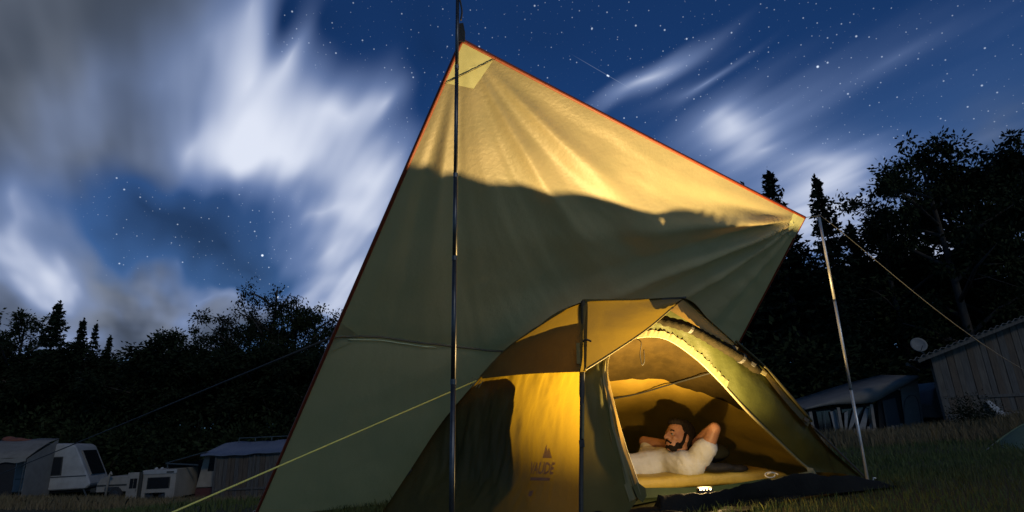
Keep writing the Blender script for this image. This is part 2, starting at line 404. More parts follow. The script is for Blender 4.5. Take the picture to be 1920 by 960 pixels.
seam_path = [sample(TG, u, .527)-n_*.004 for u in np.linspace(.03, .2, 20)]
MB().tube(seam_path, .006, 6).build('seam_fold', m_patch, tarp, org, smooth=True)
def patch(name, uv, mat_, off=-.006):
    P = [sample(TG, *q)+n_*off for q in uv]; n = len(P)
    c = sum(P)/n
    # rows from the centre so that the patch follows the cloth
    mb = MB(); k = 6; cu = np.mean([q[0] for q in uv]); cv = np.mean([q[1] for q in uv])
    ring = []
    for a in range(n):
        for s in range(6):
            t = s/6; ring.append((uv[a][0]*(1-t)+uv[(a+1) % n][0]*t, uv[a][1]*(1-t)+uv[(a+1) % n][1]*t))
    Gp = np.array([[sample(TG, cu+(q[0]-cu)*r/k, cv+(q[1]-cv)*r/k)+n_*off for q in ring+ring[:1]] for r in range(k+1)])
    mb.grid(Gp); return mb.build(name, mat_, tarp, org, smooth=True)
patch('corner_patch', [(.0, .0), (.062, .0), (.05, .05), (.0, .06)], m_patch)
patch('corner_patch', [(1, 0), (.945, 0), (.95, .03), (.96, .055), (1, .06)], m_patch)
patch('edge_patch', [(0, .485), (.052, .522), (0, .557)], m_patch)
for uv in ((.062, .05, .0, .06),):
    q = [sample(TG, .064*(1-t), .062*t)-n_*.009 for t in np.linspace(0, 1, 12)]
    MB().tube(q, .0016, 5).build('patch_stitching', mat('stitching', (.10, .05, .015), .8), tarp, org)
# webbing loop that hangs the high corner on the pole
PT = at(858, -6, 2.36); PQ = at(847, 960, 2.33); PB = PT+(PQ-PT)*1.0
while PB[2] > H(PB[0], PB[1]): PB = PB+(PQ-PT)*.002
loop = [A+np.array([0, 0, -.01]), A+np.array([.002, -.01, .045]), A+np.array([-.004, -.02, .085])]
mb = MB(); mb.bar(loop[0], loop[1], .032, .012, up=(0, 1, 0)); mb.bar(loop[1], loop[2], .03, .012, up=(0, 1, 0))
mb.build('corner_webbing', m_strap, tarp, org)

def pole(name, label, base, top, r, joints, mats, tip=.03):
    t = thing(name, label, 'pole', base); o3 = t.location
    b, tp = np.array(base, float), np.array(top, float); cuts = [0]+joints+[1]
    for k in range(len(cuts)-1):
        p, q = b+(tp-b)*cuts[k], b+(tp-b)*cuts[k+1]
        rr = r*(1-.04*k)
        MB().tube([p, q], rr, 20).build('pole_section', mats[min(k, len(mats)-1)], t, o3, smooth=True)
        if k: MB().tube([p-(tp-b)*.004, p+(tp-b)*.004], rr*1.16, 20).build('joint_collar', m_alud, t, o3)
    d = (tp-b)/np.linalg.norm(tp-b)
    MB().tube([tp, tp+d*tip*.3, tp+d*tip*.35, tp+d*tip], [r*.9, r*.9, r*.35, r*.3], 16).build('tip', m_strap, t, o3)
    MB().tube([b-d*.02, b+d*.02], [r*.8, r*1.25], 16).build('foot', m_strap, t, o3)
    return t
pole('tarp_pole', 'tall dark steel pole holding the highest corner of the tarp', PB, PT, .0106, [.27, .47, .62, .84], [m_alud])
Pb2 = gnd(1629, 912); Pt2 = at(1536, 408, Pb2[1]+.02)
pole('tarp_pole', 'thin bright aluminium pole standing in the grass beyond the tarp corner', Pb2, Pt2, .0105, [.33, .66], [m_alu])
def rope(name, label, pts, r, m_, group=None, sagz=.0):
    P = crom(pts, 24) if len(pts) > 2 else np.array([np.array(pts[0])+(np.array(pts[1])-np.array(pts[0]))*t+np.array([0, 0, -sagz*math.sin(math.pi*t)]) for t in np.linspace(0, 1, 20)])
    o = MB().tube(P, r, 7).build(name, m_, None, tuple(P[-1]), smooth=True)
    return tag(o, label, 'rope', group)
rope('strap_end', 'black webbing tail hanging beside the top of the tall dark pole', [PT+np.array([.008, -.016, -.005]), at(864, 8, 2.345), at(866, 22, 2.345), at(864, 38, 2.35)], .0045, m_strap)
rope('guy_rope', 'short cord tying the tarp corner to the bright aluminium pole', [Bc, at(1536, 404, Pb2[1]+.02)], .003, m_rope_p)
_e = at(1960, 716, 3.2)
rope('guy_rope', 'pale guy rope running down from the bright aluminium pole towards the wooden shed side', [at(1536, 402, Pb2[1]+.02), _e, onground(_e+(_e-at(1536, 402, Pb2[1]+.02))*1.1)], .0022, m_rope_p)
Mp = sample(TG, 0, .52)
_q = at(135, 832, 8.5)
_e = Mp+(_q-Mp)*1.0
k = 1.0
while _e[2] > H(_e[0], _e[1]) and k < 3: k += .02; _e = Mp+(_q-Mp)*k
rope('guy_rope', 'dark guy rope from the edge patch of the tarp down to the meadow', [Mp, _e], .008, m_rope_d, sagz=.02)
for P_, lab in ((Cc, 'steel peg pinning the ground corner of the tarp'), (Dc, 'steel peg behind the tent at the far tarp corner')):
    P_ = onground(P_); mb = MB(); mb.tube([P_+np.array([.02, -.02, -.08]), P_+np.array([-.01, 0, .05])], .005, 8); mb.tube([P_+np.array([-.01, 0, .05]), P_+np.array([.02, .01, .055])], .005, 8)
    tag(mb.build('peg', m_alud, None, tuple(P_)), lab, 'tent peg')

# ------------------------------------------------------------------ dome tent
TB = onground((.7, 4.3, 0))
tent = thing('dome_tent', 'yellow and olive dome tent glowing from within, its front door rolled open', 'tent', TB)
torg = tent.location
gl, gs, gr = gnd(716, 962), gnd(1089, 992), gnd(1622, 900)
strip = [at(1093, 567, 3.72), at(1093, 640, 3.53), at(1091, 693, 3.39), at(1090, 800, 3.30), at(1089, 900, 3.25), gs]
ridge = [at(1093, 567, 3.72), at(1190, 563, 3.74), at(1285, 560, 3.76)]
sil_l = [gl, at(770, 880, 4.52), at(830, 790, 4.42), at(903, 706, 4.20), at(950, 655, 4.05), at(1000, 620, 3.92), at(1050, 588, 3.80)]
sil_r = [at(1330, 600, 3.85), at(1375, 640, 3.95), at(1430, 690, 4.05), at(1500, 765, 4.15), at(1545, 830, 4.22), gr]
LL = loft([[at(908, 694, 4.24), at(962, 668, 4.05), at(1032, 640, 3.80), at(1098, 620, 3.60)], [at(903, 703, 4.20), at(960, 697, 3.97), at(1030, 690, 3.68), at(1097, 688, 3.40)],
           [at(830, 790, 4.42), at(912, 792, 4.03), at(1002, 797, 3.62), at(1094, 800, 3.29)],
           [at(770, 880, 4.52), at(878, 893, 4.08), at(985, 902, 3.62), at(1092, 905, 3.24)],
           [gl, onground(gl*.66+gs*.34), onground(gl*.33+gs*.67), gs]], 84, 110)
LL = wrinkle(LL, .022, 3.2, (1.6, 1.6, .40), seed=2); LL = wrinkle(LL, .009, 10, (1.6, 1.6, .28), seed=9)
side = MB().grid(LL).build('side_panel', m_fly, tent, torg, smooth=True); side['label'] = 'fly panel glowing amber with a printed logo'
BKO = np.array([0, .10, -.004])
LU = loft([[at(1102, 563, 3.71)+BKO, at(1050, 583, 3.80)+BKO, at(1000, 615, 3.92)+BKO, at(950, 650, 4.05)+BKO, at(898, 702, 4.20)+BKO], [at(1102, 565, 3.70), at(1050, 586, 3.79), at(1000, 618, 3.90), at(950, 653, 4.03), at(900, 705, 4.18)],
           [at(1101, 632, 3.47), at(1040, 645, 3.65), at(990, 665, 3.80), at(945, 685, 3.98), at(903, 707, 4.16)],
           [at(1099, 697, 3.29), at(1036, 699, 3.54), at(980, 702, 3.77), at(940, 706, 3.95), at(905, 710, 4.13)]], 40, 60)
LU = wrinkle(LU, .010, 5, seed=5)
m_cover = mat('cover_cloth', (.10, .085, .028), .5, (.08, .07, .024), 5, .1, 35, spec=.3, trans=(.26, .18, .02), tfac=.13)
MB().grid(LU).build('roof_cover', m_cover, tent, torg, smooth=True)
OUT = [gs, at(1090, 850, 3.28), at(1091, 740, 3.35), at(1093, 640, 3.53)]+ridge+sil_r[:3]+[at(1500, 765, 4.15), at(1545, 830, 4.22), gr]
INN = [at(1204, 927, 3.37), at(1172, 835, 3.40), at(1149, 750, 3.46), at(1138, 690, 3.55), at(1150, 655, 3.72), at(1190, 634, 3.78), at(1245, 634, 3.84),
       at(1300, 668, 3.92), at(1350, 715, 3.98), at(1405, 775, 4.05), at(1462, 830, 4.12), at(1500, 866, 4.18), at(1523, 885, 4.20)]
MID = [(np.array(a)+np.array(b))/2+np.array([0, -.03, .02]) for a, b in zip(OUT, INN)]
MID[0] = onground(MID[0]); 
FF = loft([OUT, MID, INN], 24, 150)
FF = wrinkle(FF, .010, 6, (1.3, 1.3, .6), seed=7)
k1 = 50
MB().grid(FF[:, :k1+1]).build('front_flap', m_flap, tent, torg, smooth=True)
MB().grid(FF[:, k1:]).build('front_panel', m_green, tent, torg, smooth=True)
# back wall, seen from inside through the door
S0 = crom(sil_l+ridge+sil_r, 120)
S2 = crom([gl, onground((-.55, 5.25, 0)), onground((.2, 5.75, 0)), onground((1.1, 5.85, 0)), onground((1.9, 5.45, 0)), gr], 120)
S1 = (S0*.62+S2*.38); S1[:, 2] += .10*np.sin(np.linspace(0, math.pi, 120)); S3 = S0*.22+S2*.78; S3[:, 2] += .10*np.sin(np.linspace(0, math.pi, 120))
BK = np.array([crom([S0[j], S1[j], S3[j], S2[j]], 50) for j in range(120)]).transpose(1, 0, 2)
BK = wrinkle(BK, .022, 3.0, (1.4, 1.4, .6), seed=12); BK = wrinkle(BK, .008, 9, (1.5, 1.5, .5), seed=22)
BK = np.concatenate([CAM+(BK[:1]-CAM)*.991, BK])
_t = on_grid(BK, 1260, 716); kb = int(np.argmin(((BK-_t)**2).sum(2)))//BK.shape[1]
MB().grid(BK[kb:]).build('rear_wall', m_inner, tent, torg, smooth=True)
MB().grid(BK[:kb+1]).build('roof_lining', mat('shaded_lining_cloth', (.042, .027, .005), .8, (.026, .017, .003), 7, .2, 30, spec=.1, trans=(.1, .06, .01), tfac=.1), tent, torg, smooth=True)  # lining above the seam; its dark colour carries the shade under the roof
hem = crom([on_grid(BK[12:], *q) for q in ((1150, 752), (1200, 735), (1260, 715), (1340, 690))], 30)
hem = hem+(CAM-hem)*.006
MB().tube(hem, .006, 6).build('roof_seam', m_strap, tent, torg, smooth=True)
# small awning over the left of the door
AW = loft([[at(1093, 563, 3.72)+BKO, at(1150, 561, 3.73)+BKO, at(1220, 559, 3.74)+BKO, at(1284, 557, 3.76)+BKO], [at(1093, 564, 3.70), at(1150, 562, 3.71), at(1220, 560, 3.73), at(1284, 558, 3.745)],
           [at(1094, 630, 3.50), at(1150, 612, 3.57), at(1215, 585, 3.66), at(1270, 567, 3.71)],
           [at(1095, 695, 3.31), at(1150, 660, 3.42), at(1212, 618, 3.54), at(1262, 576, 3.66)]], 30, 50)
AW = wrinkle(AW, .006, 6, seed=3)
MB().grid(AW).build('awning', m_cover, tent, torg, smooth=True)
MB().tube(AW[-1], .006, 6).build('awning_hem', m_cover, tent, torg, smooth=True)
AR = loft([[at(1284, 559, 3.75), at(1330, 599, 3.84), at(1378, 643, 3.94)],
           [at(1256, 582, 3.64), at(1308, 613, 3.72), at(1374, 648, 3.90)]], 10, 24)
MB().grid(AR).build('awning_wing', m_wing, tent, torg, smooth=True)
MB().bar(at(1240, 562, 3.725), at(1286, 558, 3.74), .02, .012).build('ridge_cap', m_strap, tent, torg)
# rolled door, its cloth coloured near-black to stand for shade
roll = crom([at(1232, 598, 3.70), at(1290, 614, 3.74), at(1340, 641, 3.82), at(1385, 668, 3.92), at(1425, 697, 4.0)], 60)
rr = [.034*(1+.10*math.sin(i*1.9)+.05*math.sin(i*.7))*(1 if 2 < i < 57 else .7) for i in range(60)]
MB().tube(roll, rr, 12).build('rolled_door', mat('shaded_roll_cloth', (.016, .013, .006), .9, (.009, .008, .004), 20, .3, 60, spec=.04), tent, torg, smooth=True)
for i in (16, 46):
    t_ = roll[i+1]-roll[i]; t_ = t_/np.linalg.norm(t_)
    MB().tube([roll[i]-t_*.012, roll[i]+t_*.012], rr[i]*1.12, 12).build('toggle_strap', m_strap, tent, torg)
# door binding and gathered edge
inn = crom(INN, 150)
MB().tube(inn, [.006+.004*min(1, max(0, (i-60)/50)) for i in range(150)], 7).build('door_binding', m_bind, tent, torg, smooth=True)
ruf = np.zeros((5, 101, 3)); inn_f = crom(INN, 600)
for a in range(5):
    for b in range(101):
        i = 175+int(b*2.35); p = inn_f[i]; o_ = sample(FF, 0, i/599)-p; o_ = o_/np.linalg.norm(o_)
        wv = math.sin(b*2.1+.8*math.sin(b*.37))*.007*(a/4)+math.sin(b*2.9)*.003
        ruf[a, b] = p+o_*.040*a/4*(1+.10*math.sin(b*.9))+np.array([0, -.012-wv, 0])
MB().grid(ruf).build('gathered_edge', m_bind, tent, torg, smooth=True)
m_edge = mat('edge_cloth', (.17, .145, .045), .55, (.14, .12, .04), 12, .1, 40, trans=(.3, .2, .05), tfac=.15)
lf = np.zeros((8, 60, 3))
for a in range(8):
    for b in range(60):
        i = int(b*2.9); p = inn_f[i]; o_ = sample(FF, 0, i/599)-p; o_ = o_/np.linalg.norm(o_)
        wd = .095*(1-.35*b/59)
        lf[a, b] = p+o_*wd*a/7+np.array([0, -.016-.010*math.sin(a*1.7+.06*b)-.006*math.sin(b*.35+a), 0])
MB().grid(lf).build('door_edge', m_edge, tent, torg, smooth=True)
MB().grid(np.array([[at(1196, 905, 3.35), at(1210, 915, 3.35)], [at(1186, 912, 3.34), at(1212, 930, 3.34)], [at(1196, 935, 3.33), at(1205, 942, 3.33)]])).build('hanging_tab', m_flap, tent, torg, solid=.004)
MB().grid(np.array([[at(1512, 876, 4.16), at(1524, 878, 4.16)], [at(1516, 890, 4.15), at(1530, 893, 4.15)], [at(1528, 902, 4.15), at(1531, 903, 4.15)]])).build('hanging_tab', m_bind, tent, torg, solid=.004)
# sill: the lower lip of the door
SL = loft([[at(1424, 906, 4.02), at(1470, 893, 4.08), at(1526, 882, 4.16)], [at(1440, 918, 4.0), at(1480, 908, 4.05), at(1535, 895, 4.16)]], 8, 20)
MB().grid(wrinkle(SL, .008, 12)).build('door_sill', m_edge, tent, torg, smooth=True, solid=.006)
# front-left pole sleeve and its buckle
sp = crom(strip, 60)+np.array([.0, -.018, 0])
mb = MB(); mb.tube(sp, [.016 if i < 30 else .012 for i in range(60)], 8); mb.build('pole_sleeve', m_strap, tent, torg, smooth=True)
mb = MB(); mb.bar(sp[14]+np.array([-.03, -.01, .02]), sp[22]+np.array([-.022, -.01, 0]), .022, .008); mb.build('sleeve_fold', m_edge, tent, torg)
mb = MB(); mb.tube([sp[31]+np.array([.006, -.014, 0]), sp[38]+np.array([.004, -.014, 0])], .008, 8); mb.build('pole_end', m_bind, tent, torg)
mb = MB(); mb.box(-.014, .014, -.008, .008, -.018, .018, rot=lambda v: np.array(v)+sp[39]+np.array([0, -.012, 0])); mb.build('buckle', m_strap, tent, torg)
mb = MB(); mb.tube(crom([at(1093, 640, 3.42), at(1100, 637, 3.40), at(1108, 640, 3.41)], 8), .006, 6); mb.build('toggle', m_strap, tent, torg)
for px, py, Y in ((1378, 652, 3.9), (1412, 683, 3.96), (1432, 700, 4.0), (1512, 787, 4.12)):
    c = at(px, py, Y-.03); mb = MB(); mb.box(-.018, .018, -.006, .006, -.011, .011, rot=lambda v: np.array([v[0]*.8+v[2]*.6, v[1], -v[0]*.6+v[2]*.8])+c); mb.build('buckle', m_strap if px != 1432 else m_bind, tent, torg)
# zip pull cord
zc = crom([at(1192, 634, 3.74), at(1202, 642, 3.73), at(1200, 665, 3.73), at(1204, 684, 3.73), at(1208, 676, 3.73), at(1207, 655, 3.73)], 30)
MB().tube(zc, .0028, 6).build('zip_cord', m_strap, tent, torg, smooth=True)
# right roof edge: double hem with its guy loop
MB().tube(crom([at(1380, 640, 3.93), at(1432, 686, 4.02), at(1480, 740, 4.08), at(1522, 790, 4.12)], 30), .010, 8).build('fly_hem', m_fly, tent, torg, smooth=True)
EX = loft([[at(1428, 684, 4.02), at(1475, 735, 4.09), at(1522, 788, 4.13)], [at(1432, 702, 4.0), at(1468, 748, 4.06), at(1514, 800, 4.10)]], 6, 20)
MB().grid(EX).build('roof_cover', m_fly, tent, torg, smooth=True)
# added unseen sheet that keeps lantern light off the side panel's left
IW = loft([[np.array([.34, 3.76, .46]), np.array([.17, 3.88, .68]), np.array([-.05, 4.05, .78]), np.array([-.45, 4.45, .64])], [np.array([.34, 3.70, .22]), np.array([.1, 3.84, .25]), np.array([-.2, 4.05, .3]), np.array([-.6, 4.45, .3])], [onground((.32, 3.68, 0), .03), onground((.05, 3.85, 0), .03), onground((-.25, 4.08, 0), .03), onground((-.7, 4.5, 0), .03)]], 20, 40)
MB().grid(wrinkle(IW, .01, 6)).build('inner_blocker', m_floor, tent, torg, smooth=True)
# floor tray with its raised lip
FL = loft([[onground(gl+np.array([.25, .1, 0]), .03), onground(gs+np.array([.1, .5, 0]), .03), onground((1.05, 4.05, 0), .03), onground((2.1, 4.25, 0), .03)],
           [onground((-.5, 5.1, 0), .03), onground((.3, 5.55, 0), .03), onground((1.1, 5.65, 0), .03), onground((1.9, 5.1, 0), .03)]], 12, 24)
MB().grid(FL).build('floor', m_floor, tent, torg, smooth=True)
LP = loft([[at(1196, 915, 4.12), at(1330, 912, 4.14), at(1445, 896, 4.16)], [at(1196, 942, 4.1), at(1330, 936, 4.1), at(1450, 922, 4.12)]], 6, 40)
MB().grid(wrinkle(LP, .006, 14)).build('floor_lip', m_floor, tent, torg, smooth=True)
# printed logo on the glowing side panel
def print_on(name, verts, faces, u0, v0, su, sv, mat_, N):
    vs = []
    for a, b, *_ in verts:
        u, v = u0-b*sv, v0+a*su
        vs.append(sample(LL, u, v)+np.array([-.010, -.012, .0]))
    MB().add(vs, faces).build(name, mat_, side, torg)
m_print = mat('logo_print', (.20, .18, .21), .8, trans=(.56, .46, .36), tfac=.65)
fc = bpy.data.curves.new('t', 'FONT'); fc.body = 'VAUDE'; fc.shear = .25; fc.offset = .03; fc.resolution_u = 2; fo = bpy.data.objects.new('t', fc); C.objects.link(fo)
me = bpy.data.meshes.new_from_object(fo.evaluated_get(bpy.context.evaluated_depsgraph_get()))
tv = [tuple(v.co) for v in me.vertices]; tf = [tuple(p.vertices) for p in me.polygons]
bpy.data.objects.remove(fo); bpy.data.meshes.remove(me)
w_ = max(v[0] for v in tv)
tv = [(v[0]/w_, v[1]) for v in tv]
def uv_of(px, py):
    d = ray(px, py); d = d/np.linalg.norm(d); V = LL.reshape(-1, 3)-CAM; k = int(np.argmin(((V-(V@d)[:, None]*d)**2).sum(1))); return (k//LL.shape[1])/(LL.shape[0]-1), (k % LL.shape[1])/(LL.shape[1]-1)
u0, v0 = uv_of(996, 888); u1, v1 = uv_of(1044, 882); 
print_on('logo_print', tv, tf, u0, v0, v1-v0, .075, m_print, None)
tri = [(.50, .95), (.62, 1.75), (.68, 1.35), (.74, 1.55), (.86, .95)]
print_on('logo_print', tri, [(0, 1, 2), (0, 2, 4), (2, 3, 4)], u0, v0, v1-v0, .075, m_print, None)
print_on('logo_print', [(.12, -.45), (.85, -.45), (.85, -.25), (.12, -.25)], [(0, 1, 2, 3)], u0, v0, v1-v0, .075, m_print, None)
print_on('logo_print', [(.25, -1.6), (.4, -1.6), (.4, -1.2), (.25, -1.2)], [(0, 1, 2, 3)], u0, v0, v1-v0, .075, m_print, None)

# tent guy lines
ya = at(893, 714, 4.10); yb = at(330, 958, 3.0); yk = 1.
ye = yb
while ye[2] > H(ye[0], ye[1]) and yk < 3: yk += .01; ye = ya+(yb-ya)*yk
rope('guy_rope', 'bright yellow guy rope running from the tent roof to the grass', [ya, ye], .0052, m_rope_y)
mb = MB(); 
for k in range(5):
    a = at(886+k*5, 708+k*1.5, 4.1); mb.bar(a, a+np.array([-.035, -.01, -.05]), .009, .004)
mb.build('guy_loop', m_bind, tent, torg)
rope('guy_rope', 'thin black guy rope at the left foot of the tent', [at(772, 880, 4.50), gnd(722, 957)], .007, m_rope_d)
rope('guy_rope', 'black guy rope running from the tent to the foot of the bright pole', [at(1522, 798, 4.12), onground(gnd(1637, 910))], .008, m_rope_d)
P_ = onground(gnd(1637, 910)); mb = MB(); mb.tube([P_+np.array([-.01, 0, -.07]), P_+np.array([.012, 0, .05])], .0045, 8); mb.tube([P_+np.array([.012, 0, .05]), P_+np.array([.03, 0, .045])], .0045, 8)
tag(mb.build('peg', m_alu, None, tuple(P_)), 'bent metal tent peg at the foot of the bright aluminium pole', 'tent peg')

# ------------------------------------------------------------------ lamp on the threshold
LPOS = at(1323, 917, 3.64); 
Lb = onground(LPOS)
m_lampb = mat('lamp_plastic', (.03, .03, .03), .4); m_led = mat('led', (1, .8, .45), .5, emit=(1, .72, .32), estr=14)
lamp = thing('lantern', 'small flat lantern with four glowing dots on the tent threshold', 'lantern', Lb); lo = lamp.location
hz = LPOS[2]-Lb[2]
MB().box(-.045, .045, .0, .045, 0, hz+.009, rot=lambda v: np.array(v)+Lb).build('housing', m_lampb, lamp, lo, bevel=.006)
for dx_ in (-.030, -.012, .008, .028):
    MB().disc(LPOS+np.array([dx_, -.001, rng.uniform(-.002, .002)]), 0.0055, (0, -1, 0), 12, .0, 1).build('led', m_led, lamp, lo)
pl = bpy.data.lights.new('lantern_light', 'SPOT'); pl.energy = 760; pl.color = (1, .66, .26); pl.shadow_soft_size = .018
pl.spot_size = rad(160); pl.spot_blend = 1.0
po = bpy.data.objects.new('lantern_light', pl); C.objects.link(po); po.parent = lamp; po.location = (0, .022, hz+.04)
po.rotation_euler = Vector((-.12, -.12, 1)).to_track_quat('-Z', 'Y').to_euler()

gl_ = bpy.data.lights.new('lantern_glow', 'POINT'); gl_.energy = 14; gl_.color = (1, .66, .26); gl_.shadow_soft_size = .02
glo = bpy.data.objects.new('lantern_glow', gl_); C.objects.link(glo); glo.parent = lamp; glo.location = (0, .022, hz+.042)

# ------------------------------------------------------------------ things in the tent
m_mat = mat('mat_cloth', (.50, .36, .06), .6, (.40, .28, .045), 9, .25, 40)
MG = np.zeros((26, 70, 3))
p0, p1 = np.array([.55, 4.27]), np.array([1.93, 4.42])
for i in range(26):
    for j in range(70):
        t = j/69; a = (i/25)*2*math.pi
        cy, cz = math.cos(a), math.sin(a)
        w, hgt = .33, .052
        sq = lambda c: math.copysign(abs(c)**.45, c)
        e = min(1, 8*min(t, 1-t))**.5
        x = p0[0]+(p1[0]-p0[0])*t; y = p0[1]+(p1[1]-p0[1])*t+w+sq(cy)*w*(.94+.06*e)
        z = H(x, 4.5)+.045+hgt+sq(cz)*hgt*e*(1+.05*math.sin(t*37))
        MG[i, j] = (x, y, z)
mb = MB().grid(MG); n0 = 70
mat_o = mb.build('sleeping_mat', m_mat, None, onground((1.2, 4.6, 0)), smooth=True)
tag(mat_o, 'thick padded sleeping mat lying inside the open tent', 'sleeping mat')
# dark stuff sack beside the sleeper
def blobby(name, parts, voxel, mat_, parent=None, org_=(0, 0, 0), smooth_it=4, disp=None):
    """one continuous skin round many overlapping tapered limbs and balls"""
    bm = bmesh.new()
    for p in parts:
        if p[0] == 'b':   # ball: centre, (rx,ry,rz), axes
            _, c, rad3, axes = p
            geom = bmesh.ops.create_uvsphere(bm, u_segments=20, v_segments=14, radius=1)['verts']
            for v in geom:
                q = np.array(v.co)*np.array(rad3); v.co = Vector(tuple(np.array(c)+axes[0]*q[0]+axes[1]*q[1]+axes[2]*q[2]))
        else:             # limb: path, radii
            _, path, rs = p
            t = MB().tube(path, rs, 14)
            vv = [bm.verts.new(v) for v in t.v]
            for f in t.f:
                try: bm.faces.new([vv[i] for i in f])
                except ValueError: pass
            for c, r_ in ((path[0], rs[0]), (path[-1], rs[-1])):
                geom = bmesh.ops.create_uvsphere(bm, u_segments=14, v_segments=10, radius=r_)['verts']
                for v in geom: v.co = v.co+Vector(tuple(float(k) for k in c))
    bmesh.ops.recalc_face_normals(bm, faces=bm.faces)
    me = bpy.data.meshes.new(name); bm.to_mesh(me); bm.free()
    o = bpy.data.objects.new(name, me); C.objects.link(o)
    r_ = o.modifiers.new('r', 'REMESH'); r_.mode = 'VOXEL'; r_.voxel_size = voxel
    s_ = o.modifiers.new('s', 'SMOOTH'); s_.iterations = smooth_it; s_.factor = .5
    me2 = bpy.data.meshes.new_from_object(o.evaluated_get(bpy.context.evaluated_depsgraph_get()))
    o.modifiers.clear(); o.data = me2; bpy.data.meshes.remove(me)
    me2.transform(Matrix.Translation(-Vector(tuple(float(k) for k in org_))))
    me2.polygons.foreach_set('use_smooth', [True]*len(me2.polygons))
    me2.materials.clear(); me2.materials.append(mat_)
    if disp:
        for v in me2.vertices: v.co = disp(v)
    if parent: o.parent = parent
    else: o.location = tuple(float(k) for k in org_)
    return o
E3 = np.eye(3)
zt = lambda x, y: H(x, 4.5)+.045+.104
sk = at(1348, 877, 4.40)
sack = blobby('stuff_sack', [('b', sk, (.12, .06, .034), E3), ('b', sk+np.array([-.08, 0, .012]), (.06, .05, .034), E3), ('b', sk+np.array([.13, .02, -.012]), (.09, .05, .03), E3)], .008, mat('sack_cloth', (.008, .008, .008), .8, (.014, .012, .011), 20, .4, 40), None, sk-np.array([0, 0, .042]))
tag(sack, 'crumpled dark stuff sack lying on the mat under the raised elbow', 'sack')
pil = at(1302, 835, 4.72)
pillow = blobby('pillow', [('b', pil+np.array([.06, .04, -.06]), (.22, .16, .085), E3), ('b', pil+np.array([.0, .02, -.02]), (.13, .12, .08), E3)], .012, mat('pillow_cloth', (.035, .04, .03), .8, (.025, .03, .02), 15), None, pil+np.array([0, 0, -.14]))
tag(pillow, 'dark pillow propping up the head of the lying person', 'pillow')
# cord and sandal by the end of the mat
cc = at(1446, 896, 4.16)
pts = [cc+np.array([.05*math.cos(a)*(1-.04*a), .02*math.sin(a*1.3), .018+.016*math.sin(a)]) for a in np.linspace(0, 9, 40)]
tag(MB().tube(pts, .005, 6).build('cord_coil', mat('white_cord', (.6, .55, .42), .7), None, tuple(cc), smooth=True), 'small coil of pale cord beside the end of the sleeping mat', 'cord')

# ------------------------------------------------------------------ the person
m_skin = mat('skin', (.42, .21, .12), .5, (.36, .17, .095), 25, .1, 80, spec=.4)
m_hair = mat('hair', (.010, .007, .005), .85, (.016, .011, .009), 60, .5, 120, spec=.15)
m_shirt = mat('white_tshirt', (.60, .60, .57), .9, (.54, .54, .51), 12, .3, 45, spec=.1)
m_jean = mat('dark_trousers', (.03, .035, .05), .85, (.02, .024, .035), 20)
hc = at(1272, 822, 4.52)
fw = np.array([-.88, -.38, .30]); fw /= np.linalg.norm(fw)          # where the face points
up = np.array([.30, .22, .93]); up = up-fw*np.dot(up, fw); up /= np.linalg.norm(up)
lt = np.cross(up, fw)                                              # the person's left
def hd(a, b, c): return hc+fw*a+lt*b+up*c
ax = (fw, lt, up)
shL = at(1314, 868, 4.40); shR = at(1224, 856, 4.80); neck = (shL+shR)/2+np.array([.06, .0, .02])
elL = at(1340, 803, 4.30); elR = at(1208, 828, 4.82)
haL = hd(-.10, .045, -.03); haR = hd(-.10, -.04, -.045)
chest = at(1190, 880, 4.62); belly = chest+np.array([-.34, -.05, -.03]); hip = chest+np.array([-.56, -.08, -.03])
kneeL = hip+np.array([-.40, -.10, .06]); kneeR = hip+np.array([-.40, .08, .05]); ankL = kneeL+np.array([-.34, -.02, -.07]); ankR = kneeR+np.array([-.34, .02, -.06])
def hand(h, to, side_):
    """palm and five curled fingers lying against the back of the head"""
    d = to-h; d = d/np.linalg.norm(d); nrm = fw; s_ = np.cross(nrm, d); s_ /= np.linalg.norm(s_)
    L = [('b', h+d*.02, (.045, .04, .016), (d, s_, nrm))]
    for k, (o_, ln) in enumerate(((-.03, .060), (-.01, .072), (.01, .068), (.03, .055))):
        b_ = h+d*.055+s_*o_; L.append(('l', [b_, b_+d*ln*.5+nrm*.004, b_+d*ln+nrm*.018], [.0095, .009, .0075]))
    b_ = h+s_*.035*side_; L.append(('l', [b_, b_+s_*.03*side_+d*.03, b_+s_*.035*side_+d*.055], [.012, .0105, .009]))
    return L
